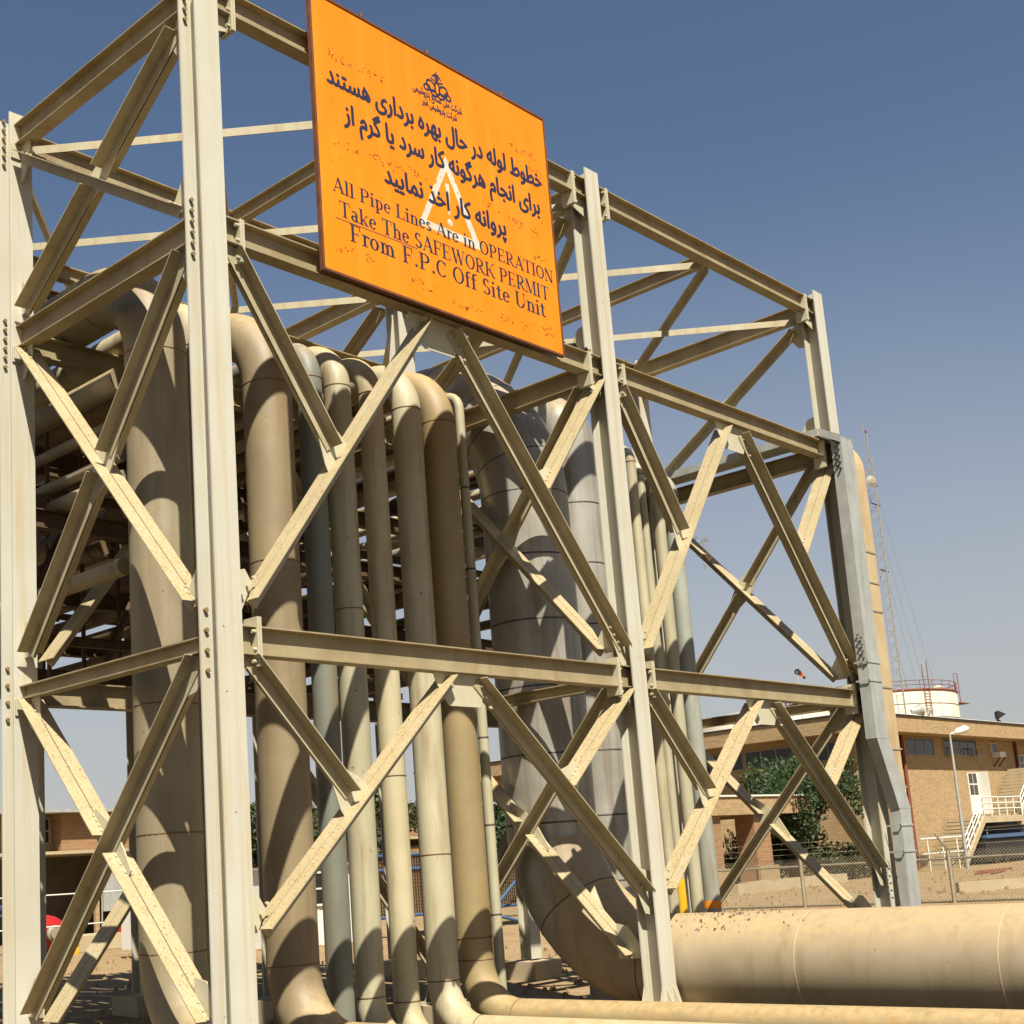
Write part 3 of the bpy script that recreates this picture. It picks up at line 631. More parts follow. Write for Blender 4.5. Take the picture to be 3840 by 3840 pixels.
def letter_faces(text):
    """outlines of the built-in lettering, triangulated with their counters left open"""
    c = bpy.data.curves.new('lettering', 'FONT'); c.body = text; c.size = 1; c.resolution_u = 3; c.fill_mode = 'NONE'
    o = bpy.data.objects.new('lettering', c); COL.objects.link(o)
    me = bpy.data.meshes.new_from_object(o.evaluated_get(bpy.context.evaluated_depsgraph_get())); bpy.data.objects.remove(o)
    v = [q.co.to_2d() for q in me.vertices]; e = [tuple(q.vertices) for q in me.edges]; bpy.data.meshes.remove(me)
    v2, _, f2, *_ = delaunay_2d_cdt(v, e, [], 1, 1e-6)
    segs = []; seen = {}
    for i, j in e: seen.setdefault(i, []).append(j); seen.setdefault(j, []).append(i)
    left = set(range(len(v)))
    while left:                                           # walk each closed outline once, in vertex order
        st_ = min(left); cur, prv = st_, None; nb = seen[st_]; nxt = st_+1 if st_+1 in nb else nb[0]
        while True:
            left.discard(cur); segs.append((v[cur], v[nxt]))
            if nxt == st_: break
            prv, cur = cur, nxt; k_ = [q for q in seen[cur] if q != prv]; nxt = k_[0] if k_ else st_
    def inside(p):
        w_ = 0
        for a, b in segs:
            if a.y <= p.y < b.y or b.y <= p.y < a.y:
                if a.x+(p.y-a.y)*(b.x-a.x)/(b.y-a.y) > p.x: w_ += 1 if b.y > a.y else -1
        return w_ != 0
    return v2, [f_ for f_ in f2 if inside((v2[f_[0]]+v2[f_[1]]+v2[f_[2]])/3)]
def persian(s_, x0, x1, z, h, mat, name='persian_lettering', bold=.013, depth=.0024):
    vv, ff = letter_faces(shape(s_))
    xs = [q.x for q in vv]; kx = (x1-x0)/(max(xs)-min(xs)); ax_ = min(xs); mb = MB()
    for k_, (dx, dz) in enumerate(((0, 0), (bold, 0), (-bold, 0), (0, bold), (0, -bold*.6))):   # brush-thick letters
        mb.add([(x0+(q.x-ax_)*kx+dx, sy-depth-k_*.00012, z+q.y*h+dz) for q in vv], ff)
    return mb.build(name, M[mat], sign)
persian('خطوط لوله در حال بهره برداری هستند', 1.72, 5.82, 11.43, .36, 'ink')
persian('برای انجام هرگونه کار سرد یا گرم از', 1.97, 5.72, 11.0, .36, 'ink')
persian('پروانه کار اخذ نمایید', 2.61, 4.92, 10.42, .36, 'ink')
persian('شرکت ملی صنایع پتروشیمی', 3.24, 4.18, 11.95, .15, 'ink', bold=.004)
persian('شرکت پتروشیمی فجر', 3.40, 4.07, 11.81, .14, 'ink', bold=.004)
# white warning triangle with exclamation mark, lying under the lettering
ik = Ink(.0004); A_, B_, C_ = (3.785, 11.2), (3.18, 10.045), (4.385, 10.035); a_, b_, c_ = (3.78, 10.98), (3.33, 10.14), (4.215, 10.14)
ik.poly([A_, B_, b_, a_]); ik.poly([B_, C_, c_, b_]); ik.poly([C_, A_, a_, c_])
ik.poly([(3.74, 10.80), (3.815, 10.80), (3.795, 10.36), (3.765, 10.36)])
ik.poly([(3.78+.05*math.cos(q), 10.25+.05*math.sin(q)) for q in [k*math.pi/8 for k in range(16)]])
ik.mb.build('warning_triangle', M['white'], sign)
# company emblem: looped knot of strokes under a small crown
ik = Ink(.0016)
def loop(cx, cz, rx, rz, rot, w_=.03, a0=0, a1=360):
    o_, i_ = [], []
    for k_ in range(25):
        an = rad(a0+(a1-a0)*k_/24); ca, sa = math.cos(rot), math.sin(rot)
        for lst, q in ((o_, 0), (i_, w_)):
            ex, ez = (rx-q)*math.cos(an), (rz-q)*math.sin(an); lst.append((cx+ex*ca-ez*sa, cz+ex*sa+ez*ca))
    ik.quad_strip(o_, i_)
for s_ in (-1, 1):
    loop(3.72+s_*.12, 12.15, .10, .085, s_*.5, .032); loop(3.72+s_*.20, 12.10, .075, .055, -s_*.4, .03); loop(3.72+s_*.07, 12.06, .08, .05, s_*.2, .028)
    ik.line((3.72+s_*.02, 12.24), (3.72+s_*.12, 12.27), .022)
loop(3.72, 12.15, .06, .11, 0, .03); loop(3.72, 12.31, .045, .05, 0, .026)
ik.line((3.72, 12.22), (3.72, 12.40), .022); ik.line((3.65, 12.33), (3.79, 12.33), .02)
for s_ in (-1, 1): ik.line((3.72+s_*.02, 12.36), (3.72+s_*.09, 12.30), .02)
ik.mb.build('emblem', M['ink'], sign)
# worn remains of an older message showing through
ik = Ink(.0008)
def scrawl(x0, x1, z, dens=26, h=.1):
    for k_ in range(int((x1-x0)*dens)):
        x = R.uniform(x0, x1); zz = z+R.uniform(-h/2, h/2)
        if R.random() < .55: loop2(x, zz)
        else: ik.line((x, zz), (x+R.uniform(.01, .05), zz+R.uniform(-.02, .02)), R.uniform(.008, .014))
def loop2(x, zz):
    a0 = R.uniform(0, 360); rr = R.uniform(.016, .036); o_, i_ = [], []
    for k_ in range(7):
        an = rad(a0+R.choice((120, 170, 210))*k_/6); o_.append((x+rr*math.cos(an), zz+rr*math.sin(an))); i_.append((x+(rr-.010)*math.cos(an), zz+(rr-.010)*math.sin(an)))
    ik.quad_strip(o_, i_)
for q in ((1.68, 2.72, 11.83), (1.78, 2.2, 10.66), (2.35, 2.95, 10.68), (3.05, 3.4, 10.74), (1.7, 2.34, 9.28), (2.9, 3.5, 9.2), (3.68, 4.3, 9.13), (4.6, 5.2, 9.17), (5.3, 5.85, 9.22), (5.14, 5.74, 11.87), (5.5, 5.8, 11.65), (4.46, 4.8, 10.75), (5.0, 5.75, 10.70), (5.5, 5.85, 10.3)): scrawl(*q)
for k_ in range(70): x, zz = R.uniform(sx0+.1, sx1-.1), R.uniform(sz0+.1, sz1-.1); ik.line((x, zz), (x+R.uniform(.008, .02), zz+R.uniform(-.008, .008)), R.uniform(.008, .016))
ik.mb.build('faded_lettering', M['ghost'], sign)
c = MB(); pts = [(6.08+.09*k_, -.02+.05*math.sin(k_*2.1), 9.285+.035*math.sin(k_*1.7)) for k_ in range(11)]
c.sweep(pts, .022, 8); c.sweep([(p[0]+.02, p[1]+.06, p[2]+.012+.02*math.cos(k_*2.3)) for k_, p in enumerate(pts)], .02, 8)
tag(c.build('cable', M['black']), 'black cable bundle coiled on the beam by the sign corner', 'cable')
# dry tangle caught on a brace of the right bay
d_ = MB()
for k_ in range(13):
    p = Vector((9.2+R.uniform(-.14, .1), -.18, 6.62+R.uniform(-.3, .2))); q = [p]
    for s_ in range(4): q.append(q[-1]+Vector((R.uniform(-.07, .07), R.uniform(-.05, .03), R.uniform(-.08, .06))))
    d_.sweep(q, .004, 4)
tag(d_.build('dry_twigs', M['dead']), 'tangle of dry twigs caught on a brace of the right bay', 'twigs')

# ------------------------------------------------------------------ the office building behind
XB, YB, YP = 81.9, 33.45, 31.8
off = thing('office_building', (100, 50, ZG), 'two storey ochre brick office building with deep overhanging roof parapet', 'building')
MB().box((XB, YB, ZG), (136, 74, 9.62)).build('wall', M['brick'], off)
MB().box((80.2, YP, 9.63), (137.5, 76, 10.78)).build('roof_parapet', M['brick'], off)
f = MB(); f.box((80.1, YP-.1, 10.781), (137.6, 76.1, 10.9)); f.build('coping', M['dark'], off)
MB().box((80.08, YP-.12, 10.901), (137.62, 76.12, 10.94)).build('coping_edge', M['wpaint'], off)
def window(x0, x1, z0, z1, y, nx, nz, par, axis='x', fr='trim', ins=.06):
    w_ = MB(); q = .07
    def bx(a, b, c, d, y0, y1):
        if axis == 'x': w_.box((a, y+y0, c), (b, y+y1, d))
        else: w_.box((y+y0, a, c), (y+y1, b, d))
    bx(x0-q, x1+q, z0-q, z0, -ins, .02); bx(x0-q, x1+q, z1, z1+q, -ins, .02); bx(x0-q, x0, z0+.001, z1-.001, -ins, .02); bx(x1, x1+q, z0+.001, z1-.001, -ins, .02)
    for i in range(1, nx): c_ = x0+(x1-x0)*i/nx; bx(c_-.035, c_+.035, z0+.001, z1-.001, -ins+.01, .02)
    for i in range(1, nz): c_ = z0+(z1-z0)*i/nz; bx(x0+.001, x1-.001, c_-.03, c_+.03, -ins+.012, .02)
    o = w_.build('window', M[fr], par)
    g_ = MB()
    if axis == 'x': g_.box((x0, y-.02, z0), (x1, y+.015, z1))
    else: g_.box((y-.02, x0, z0), (y+.015, x1, z1))
    g_.build('pane', M['glass'], o); return o
window(90.45, 95.2, 8.2, 9.42, YB-.01, 3, 1, off); window(97.3, 103.55, 8.26, 9.5, YB-.01, 4, 1, off)
window(106.85, 107.9, 8.6, 9.35, YB-.01, 1, 1, off, fr='wpaint'); window(112.7, 115.5, 7.1, 8.4, YB-.01, 3, 2, off, fr='wpaint')
for k in range(3): window(37.2+k*4.2-3.0, 37.2+k*4.2+.9, 7.9, 9.1, XB-.01, 3, 1, off, axis='y')
v = MB()
for x0 in (97.2, 102.0):
    for k in range(3): v.box((x0+k*.8, YB-.5, 8.2), (x0+.05+k*.8, YB-.45, 8.85))
    v.box((x0-.05, YB-.52, 8.83), (x0+1.7, YB-.4, 8.9)); v.box((x0-.05, YB-.52, 8.18), (x0+1.7, YB-.02, 8.24))
v.build('air_conditioner_cage', M['trim'], off)
v = MB(); v.box((106.8, YB-.7, 8.16), (108.1, YB-.02, 8.58)); a_ = v.build('air_conditioner', M['wpaint'], off)
v = MB(); v.bar((106.9, YB-.65, 8.15), (106.9, YB-.03, 7.4), .08, .08); v.bar((108.0, YB-.65, 8.15), (108.0, YB-.03, 7.4), .08, .08); v.build('bracket', M['dark'], a_)
d_ = MB(); d_.box((100.95, YB-.08, 3.45), (103.0, YB-.015, 6.85)); dr = d_.build('door', M['wpaint'], off)
d_ = MB()
for a in (101.1, 101.95):
    for c in (5.05, 5.98): d_.box((a, YB-.1, c), (a+.72, YB-.079, c+.8))
d_.build('pane', M['glass'], dr)
d_ = MB(); d_.box((103.02, YB-.9, 3.45), (103.12, YB-.02, 6.9)); d_.build('open_leaf', M['wpaint'], off)
for xx, mt in ((89.45, 'rust'), (112.0, 'rust')):
    MB().sweep([(xx, YB-.14, ZG), (xx, YB-.14, 9.6)], .13, 10).build('downpipe', M[mt], off)
MB().sweep([(112.05, YP-.1, 9.64), (112.05, YP-.1, 10.7)], .09, 8).build('downpipe', M['rust'], off)
MB().sweep([(88.7, YB-.2, ZG), (88.7, YB-.2, 5.8)], .08, 8).build('downpipe', M['wpaint'], off)
cn = MB(); cn.box((56.5, 31, 3.95), (70.2, 40, 5.0)); cy = cn.build('porch_canopy', M['brick'], off)
MB().box((56.4, 30.9, 5.001), (70.3, 40.1, 5.1)).build('coping_edge', M['wpaint'], cy)
for xa, xb in ((57.9, 59.6), (63.3, 65.1)):
    MB().box((xa, 31.3, ZG), (xb, 32.6, 3.949)).build('porch_pillar', M['brick_red'], off)
    MB().box((xa-.12, 31.1, ZG), (xb+.25, 31.299, .9)).build('pillar_foot', M['brick'], off)
MB().box((59, 40, ZG), (81.89, 44, 4.6)).build('porch_wall', M['brick'], off)
st = thing('outside_staircase', (97, 31.3, ZG), 'sand coloured outside staircase with white pipe railings against the office wall', 'staircase')
v = MB(); v.box((95.9, 30.4, 2.7), (103.8, 33.3, 3.2)); v.box((103.2, 30.4, 2.45), (103.8, 30.8, 2.699)); v.build('landing', M['concrete'], st)
def flight(x0, z0, x1, z1, n_):
    v = MB()
    for k in range(n_):
        a = k/n_; b_ = (k+1)/n_; v.box((x0+(x1-x0)*a, 30.62, z0+(z1-z0)*a), (x0+(x1-x0)*b_, 33.2, z0+(z1-z0)*b_-.05))
    v.build('stair_flight', M['concrete'], st)
    v = MB(); v.add([(x0, 30.4, z0-.1), (x1, 30.4, z1-.45), (x1, 30.4, z1+.12), (x0, 30.4, z0+.35), (x0, 30.6, z0-.1), (x1, 30.6, z1-.45), (x1, 30.6, z1+.12), (x0, 30.6, z0+.35)],
                    [(0,1,2,3), (7,6,5,4), (0,4,5,1), (1,5,6,2), (2,6,7,3), (3,7,4,0)]); v.build('stringer', M['concrete'], st)
flight(91.2, ZG, 95.9, 3.2, 13); flight(103.8, 3.2, 109.5, 7.2, 14)
v = MB()
def rails(p, q, n_, par):
    for h in (.55, 1.0, 1.45): v.sweep([(p[0], 30.5, p[1]+h), (q[0], 30.5, q[1]+h)], .05, 6)
    for k in range(n_+1): a = k/n_; x = p[0]+(q[0]-p[0])*a; z = p[1]+(q[1]-p[1])*a; v.sweep([(x, 30.5, z), (x, 30.5, z+1.45)], .045, 6)
rails((91.2, -.1), (95.9, 3.25), 4, st); rails((95.9, 3.2), (103.7, 3.2), 5, st); rails((103.8, 3.25), (109.5, 7.3), 4, st)
v.build('railing', M['wpaint'], st)
gr = MB()
for z in (.75, 1.8): gr.sweep([(83.5, 30.2, z), (91.0, 30.2, z)], .06, 6)
for x in (84.5, 87.0, 89.5, 91.0): gr.sweep([(x, 30.2, ZG), (x, 30.2, 1.8)], .05, 6)
tag(gr.build('guard_rail', M['wpaint']), 'low white pipe guard rail left of the staircase foot', 'railing')
bt = thing('blue_trailer', (105, 31.0, ZG), 'long blue flat trailer parked under the staircase landing', 'trailer')
MB().box((96.5, 30.75, 1.5), (120, 32.6, 1.8)).build('deck', M['blue'], bt)
MB().box((96.4, 30.9, -.2), (120, 32.4, 1.449)).build('deck_shade_box', M['dark'], bt)  # dark box drawn for the shade beneath the deck
v = MB()
for x in (98, 100, 112, 114):
    v.disc((x, 30.8, .15), .58, .35, (0, 1, 0), 16)
v.build('wheel', M['dark'], bt)
v = MB(); v.sweep([(97, 30.9, 2.35), (112, 30.9, 2.5), (113, 30.9, 2.2)], .07, 6); v.sweep([(97, 30.9, 1.85), (97, 30.9, 2.35)], .06, 6); v.build('side_rail', M['trim'], bt)
tag(MB().box((96.6, 32.5, ZG), (119, 33.4, 2.69)).build('landing_shade_box', M['dark']), 'dark box standing in for the shade under the stair landing', 'shade box')  # added dark box, its colour stands for the shade below the landing
lp = thing('street_lamp', (84.8, 27.7, ZG), 'slim grey street lamp with one cobra head before the office', 'street lamp')
MB().sweep([(84.8, 27.7, ZG), (84.8, 27.7, 5), (84.85, 27.7, 8.95)], [.13, .10, .07], 10).build('pole', M['galv'], lp)
h_ = MB(); h_.sweep([(84.85, 27.7, 8.9), (86.0, 27.7, 9.1)], .06, 8)
h_.sweep([(85.9, 27.7, 9.05), (86.4, 27.7, 9.16), (87.6, 27.7, 9.36), (88.3, 27.7, 9.44)], [.1, .24, .27, .08], 10); h_.build('lamp_head', M['wpaint'], lp)
def floodlight(x, y, z, ax, r, label):
    t_ = thing('floodlight', (x, y, z-.35), label, 'floodlight', 'floodlights on the office roof edge')
    a = Vector(ax).normalized(); MB().sweep([Vector((x, y, z))-a*r*1.2, Vector((x, y, z))-a*r*.3, Vector((x, y, z))+a*r*.5], [r*.3, r*.6, r], 12).build('lamp_bowl', M['galv'], t_)
    MB().sweep([(x, y, z-.55), (x, y, z)], .05, 6).build('bracket', M['dark'], t_)
floodlight(89.9, 31.9, 11.35, (.8, -.6, .1), .5, 'round floodlight on the roof edge near the cable duct, in front of the tank')
floodlight(91.7, 31.9, 11.3, (.6, -.3, .9), .22, 'tiny floodlight next to the bigger round one on the roof edge')
t_ = thing('floodlight', (105.4, 31.9, 10.95), 'square floodlight alone on the right part of the roof edge', 'floodlight', 'floodlights on the office roof edge')
v = MB(); v.add([(104.8, 31.7, 11.15), (106.1, 31.5, 11.62), (104.75, 31.6, 11.85), (104.9, 32.0, 11.2), (106.0, 32.0, 11.55), (104.9, 32.0, 11.8)], [(0,1,2), (5,4,3), (0,3,4,1), (1,4,5,2), (2,5,3,0)]); v.build('lamp_box', M['dark'], t_)
v = MB(); v.bar((105.1, 31.9, 10.94), (105.1, 31.9, 11.3), .12, .12); v.bar((105.1, 31.9, 11.2), (105.8, 31.9, 10.95), .1, .1); v.build('bracket', M['dark'], t_)

# ------------------------------------------------------------------ tanks, mast, windsock
tk = thing('storage_tank', (178, 77, ZG), 'big white round storage tank with rusty railing behind the office roof', 'tank')
TC, TR = (177.2, 77), 12.0
MB().sweep([(TC[0], TC[1], ZG), (TC[0], TC[1], 22.0)], TR, 72, caps=False).build('shell', M['tank'], tk)
MB().sweep([(TC[0], TC[1], 22.01), (TC[0], TC[1], 22.8)], [TR-.05, .3], 72).build('roof', M['tank'], tk)
v = MB()
for z in (18.1, 20.0): ring(v, (TC[0], TC[1], z), (0,0,1), TR, 0, .12, .06, 72)
v.build('stiffener', M['trim'], tk)
v = MB(); ring(v, (TC[0], TC[1], 21.9), (0,0,1), TR, 0, .3, .14, 72)
P = lambda a, z, rr=TR: (TC[0]+rr*math.cos(a), TC[1]+rr*math.sin(a), z)
for z in (22.6, 23.2): v.sweep([P(2*math.pi*k/72, z) for k in range(73)], .05, 5)
for k in range(36): a = 2*math.pi*k/36; v.sweep([P(a, 22.0), P(a, 23.2)], .045, 5)
v.build('roof_railing', M['rust'], tk)
v = MB(); aa = -2.02
for da in (-.035, .035): v.sweep([P(aa+da, ZG, TR+.25), P(aa+da, 25.8 if da > 0 else 25.3, TR+.25)], .06, 5)
for k in range(60): v.sweep([P(aa-.035, k*.4, TR+.25), P(aa+.035, k*.4, TR+.25)], .03, 4)
v.build('ladder', M['rust'], tk)
v = MB(); a0 = -.55
for rr in (TR+.2, TR+1.1):
    for dz in (0, 1.1): v.sweep([P(a0-(22.0-z)*.028, z+dz, rr) for z in [22-1.0*k for k in range(23)]], .06, 5)
for k in range(44): z = 22-.5*k; v.sweep([P(a0-(22-z)*.028, z, TR+.2), P(a0-(22-z)*.028, z, TR+1.1)], .06, 4)
v.build('spiral_stair', M['rust'], tk)
v = MB(); p = P(-.85, 0); v.box((p[0]-1.2, p[1]-1.3, 20.6), (p[0]+2.6, p[1]+.2, 20.7)); v.sweep([(p[0]-.9, p[1]-.9, 22.0), (p[0]-.9, p[1]-.9, 25), (p[0]+.4, p[1]-.9, 25), (p[0]+.4, p[1]-.9, 20.7)], .06, 5)
v.build('platform', M['rust'], tk)
v = MB(); v.disc((p[0]-2.3, p[1]+1, 22.1), .55, 1.0, (0,0,1), 12); v.disc((p[0]-2.3, p[1]+1, 23.1), .9, .25, (0,0,1), 12, 0, .2); v.build('vent', M['tank'], tk)
t2 = thing('storage_tank', (150, 80, ZG), 'low white tank roof showing between the braces above the office', 'tank')
MB().sweep([(150, 80, ZG), (150, 80, 18.6)], 9.5, 48, caps=False).build('shell', M['tank'], t2); MB().sweep([(150, 80, 18.61), (150, 80, 20.2)], [9.5, .3], 48).build('roof', M['galv'], t2)
ms = thing('radio_mast', (150, 60, ZG), 'tall thin guyed lattice radio mast with small dish', 'mast')
v = MB(); hw = .55
cs = [(150+hw*math.cos(a), 60+hw*math.sin(a)) for a in (-2.3, -.2, 1.9)]
for cx, cy_ in cs: v.sweep([(cx, cy_, ZG), (cx, cy_, 49.5)], .05, 5)
for k in range(62):
    z = k*.8
    for q in range(3):
        a, b_ = cs[q], cs[(q+1) % 3]; v.sweep([(a[0], a[1], z), (b_[0], b_[1], z+(.8 if k % 2 else 0))], .02, 4)
v.sweep([(150, 60, 49), (150, 60, 53.0)], .07, 5); v.sweep([(149.2, 60, 46), (149.2, 60, 54.3)], .04, 5); v.build('lattice', M['trim'], ms)
v = MB(); v.disc((150, 60, 53), .14, .3, (0,0,1), 8); v.build('beacon', M['rust'], ms)
v = MB(); v.disc((148.6, 59.5, 46.2), .75, .2, (-.5, -.85, 0), 18, 0, .3); v.build('dish', M['trim'], ms)
v = MB()
for z in (46.1, 43.5, 34.9): v.bar((148.9, 60, z), (151.2, 60, z), .12, .12)
v.build('guy_bracket', M['dark'], ms)
v = MB()
for z, ex in ((46, 172), (40, 168), (34.9, 165), (27, 160)): v.sweep([(150.5, 60, z), (ex, 62, 4)], .018, 4)
v.build('guy_wire', M['trim'], ms)
ws = thing('windsock', (125, 60, ZG), 'orange and dark windsock on a pole above the front beam', 'windsock')
MB().sweep([(124.6, 60, ZG), (124.6, 60, 20.6)], .06, 6).build('pole', M['galv'], ws)
v = MB(); v.sweep([(124.6, 60, 20.6), (124.95, 60, 20.5)], [.34, .31], 12, 0); v.sweep([(124.95, 60, 20.5), (125.35, 60, 20.35)], [.31, .26], 12, 1); v.sweep([(125.35, 60, 20.35), (125.7, 60, 20.2)], [.26, .2], 12, 2); v.sweep([(125.7, 60, 20.2), (126.2, 60, 19.95)], [.2, .12], 12, 0)
v.build('sock', [M['dark'], M['red'], M['orange']], ws)

# ------------------------------------------------------------------ chain link fence on the right
fc = thing('chain_link_fence', (40.6, 10, ZG), 'chain link fence with barbed wire arms on posts behind the wide pipe', 'fence')
ys = [-13.5, -7.6, -1.7, 4.2, 10.05, 16.05, 21.9, 27.8, 33.7]
for y in ys:
    p = MB().sweep([(40.6, y, ZG), (40.6, y, 1.45)], .075, 10).build('post', M['fence'], fc)
    MB().sweep([(40.6, y, 1.42), (40.3, y+.28, 2.1)], .05, 8).build('arm', M['fence'], p)
for a, b_ in zip(ys[:-1], ys[1:]):
    v = MB(); v.sweep([(40.6, a+.076, 1.14), (40.6, b_-.076, 1.14)], .045, 6); v.sweep([(40.6, a+.076, -.38), (40.6, b_-.076, -.38)], .045, 6); v.build('rail', M['fence'], fc)
v = MB(); hh = 1.85
y = ys[0]-hh
while y < ys[-1]:
    for sg in (-1, 1):
        p0, p1 = [y, -.40], [y+hh, 1.45]
        if p0[0] < ys[0]: p0 = [ys[0], -.40+(ys[0]-y)]
        if p1[0] > ys[-1]: p1 = [ys[-1], -.40+(ys[-1]-y)]
        if sg < 0: p0[1], p1[1] = 1.05-p0[1], 1.05-p1[1]
        v.bar((40.56+.01*sg, p0[0], p0[1]), (40.56+.01*sg, p1[0], p1[1]), .009, .009)
    y += .13
v.build('mesh', M['fence'], fc)
v = MB()
for k in range(3): v.sweep([(40.52-.1*k, ys[0], 1.62+.22*k), (40.52-.1*k+.0, ys[-1], 1.62+.22*k)], .008, 4)
v.build('barbed_wire', M['fence'], fc)
v = MB(); v.prism([(-.15, 0), (.15, 0), (.15, .42), (-.15, .42)], (48.9, 13.4, ZG), (62, 3.0, ZG), (.62, .78, 0), (0, 0, 1)); tag(v.build('kerb_wall', M['concrete']), 'low concrete kerb wall beyond the chain link fence at right', 'low wall')
v = MB()
for k in range(14): a = k*.9; v.box((56.8+a-.44, 28.6, ZG), (56.8+a+.44, 29.1, .12+R.uniform(-.04, .04)))
tag(v.build('stone_wall', M['concrete']), 'low dusty stone wall in front of the office porch', 'low wall')
v = MB()
for k, (x, y, dx, dy) in enumerate(((72, 22, 6, .4), (70, 20.5, 5, 1.0), (76, 23.5, 5, -.2))): v.sweep([(x, y, ZG+.06), (x+dx, y+dy, ZG+.06)], .07, 6)
tag(v.build('loose_pipes', M['rust']), 'few loose rusty pipes lying on the sand beyond the fence', 'pipes')

# ------------------------------------------------------------------ plants
def leaf_cloud(blobs, n_, size, mb):
    for _ in range(n_):
        c_, rr = R.choices(blobs, [b_[1]**2 for b_ in blobs])[0]
        d_ = Vector((R.gauss(0, 1), R.gauss(0, 1), R.gauss(0, .9))).normalized()*rr*(R.random()**.38)
        p = Vector(c_)+d_; s_ = size*R.uniform(.6, 1.5)
        u = Vector((R.gauss(0, 1), R.gauss(0, 1), R.gauss(0, 1))).normalized(); v_ = u.orthogonal().normalized(); v_ = (Matrix.Rotation(R.uniform(0, 6.28), 3, u) @ v_)
        a_ = u.cross(v_)
        mb.add([p-v_*s_, p+a_*s_*.45, p+v_*s_, p-a_*s_*.45], [(0, 1, 2, 3)])
def tree(x, y, h, wd, label, mat='leaf1', n_=5200, low=.25, size=.16, group=None):
    t_ = thing('tree', (x, y, ZG), label, 'tree', group); H = h
    tr = MB(); top = Vector((x+R.uniform(-.3, .3), y, ZG+H*.55)); tr.sweep([(x, y, ZG), (x+.1, y, ZG+H*.25), top], [wd*.045, wd*.036, wd*.02], 8)
    bl = []
    for k in range(13):
        a = R.uniform(0, 6.28); rr = wd*.5*R.uniform(.2, .85); z = ZG+H*R.uniform(low+.08, .84)
        c_ = Vector((x+rr*math.cos(a), y+rr*math.sin(a), z)); bl.append((c_, wd*R.uniform(.11, .22)))
        tr.sweep([(x, y, ZG+H*.28), (Vector((x, y, ZG+H*.4))+c_)/2, c_], [wd*.02, wd*.013, .02], 5)
    bl += [(Vector((x, y, ZG+H*.62)), wd*.24), (Vector((x+wd*.1, y, ZG+H*.88)), wd*.12)]
    tr.build('trunk', M['bark'], t_); c = MB(); leaf_cloud(bl, n_, size, c); c.build('crown', M[mat], t_)
tree(71.3, 33.4, 7.8, 10.6, 'leafy green tree at the right end of the office porch', n_=17000, low=.12, size=.15)
GT = 'trees far behind the risers'
tree(33, 41, 6.4, 6, 'bushy dull tree seen just right of the nearest column', 'leaf2', group=GT)
tree(38, 44, 7.2, 6, 'dull green tree seen between the brownish and blue-grey risers', 'leaf2', group=GT)
tree(46, 47, 8.0, 7, 'dense dull tree seen between the pale and cream risers', 'leaf2', group=GT)
tree(58, 48, 6.6, 8, 'green tree seen just left of the wide clad pipe', 'leaf1', group=GT)
tree(48, 82, 8.6, 6, 'thin hazy tree rising behind the roof of the left workshop', 'leaf2', 2600)
def hedge(x0, x1, y, h, label, mat='leaf1', n_=4200):
    c = MB(); leaf_cloud([(Vector((x0+(x1-x0)*(k+.5)/14, y, ZG+h*.5)), h*.62) for k in range(14)], n_, .13, c)
    tag(c.build('hedge', M[mat]), label, 'hedge')
hedge(58, 71, 34.5, 1.9, 'dark clipped hedge under the office porch'); hedge(71, 80, 31.5, 2.2, 'rough dark shrubs right of the porch below the tree', 'leaf2')

# ------------------------------------------------------------------ left background: workshop and yard
wk = thing('workshop', (32, 54, ZG), 'brown brick workshop with open dark carport in the left background', 'building')
MB().box((30, 53.5, 4.2), (66, 72, 6.24)).build('wall', M['brick_red'], wk); MB().box((16, 54.4, 4.2), (29.99, 72, 6.2)).build('side_wall', M['brick_red'], wk)
MB().box((15, 52.6, 6.25), (67, 73, 6.42)).build('roof', M['galv'], wk)
MB().box((15, 51.6, 4.03), (66, 72, 4.19)).build('carport_slab', M['concrete'], wk)
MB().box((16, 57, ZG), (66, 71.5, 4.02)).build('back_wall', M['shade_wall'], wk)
MB().box((31.7, 52.2, .95), (35.6, 52.4, 4.02)).build('grey_shutter', M['galv'], wk)
for x in (22.0, 31.2, 38.6): MB().box((x-.12, 52.0, ZG), (x+.12, 52.19, 4.02)).build('post', M['brick'], wk)
window(28.3, 29.75, 4.75, 6.0, 54.39, 3, 2, wk); window(24.5, 26.6, 4.75, 6.0, 54.39, 3, 2, wk)
v = MB(); v.box((22.7, 40.0, ZG), (26.2, 42.5, .2)); tag(v.build('loading_ramp', M['concrete']), 'pale low concrete loading ramp in the left yard', 'ramp')
rv_ = thing('red_vessel', (20.2, 40.5, ZG), 'red round-ended tank in the yard at far left', 'tank')
MB().sweep([(20.3, 40.5, .42)]+[(21.2+1.2*math.sin(q*.157), 40.5, .42) for q in range(11)], [.8]+[max(.8*math.cos(q*.157), .03) for q in range(11)], 24).build('shell', M['red'], rv_)
v = MB(); ring(v, (21.35, 39.62, .42), (0, 1, 0), .26, 0, .2, .08, 16); v.disc((21.35, 39.57, .42), .24, .12, (0, -1, 0), 16); v.build('manhole', M['trim'], rv_)
v = MB()
for x in (20.5, 21.1): v.box((x-.15, 40, ZG), (x+.15, 41, -.3))
v.build('saddle', M['dark'], rv_)
v = MB(); v.sweep([(20.9, 38.6, .08), (21.6, 38.6, .08)], .22, 12); v.disc((21.2, 38.6, .2), .16, .2, (0,0,1), 10); v.box((20.8, 38.35, -.43), (21.7, 38.85, -.15)); v.disc((21.62, 38.6, .08), .3, .1, (1,0,0), 12)
tag(v.build('yellow_pump', M['yellow']), 'yellow pump on the ground beside the red tank', 'pump')
v = MB()
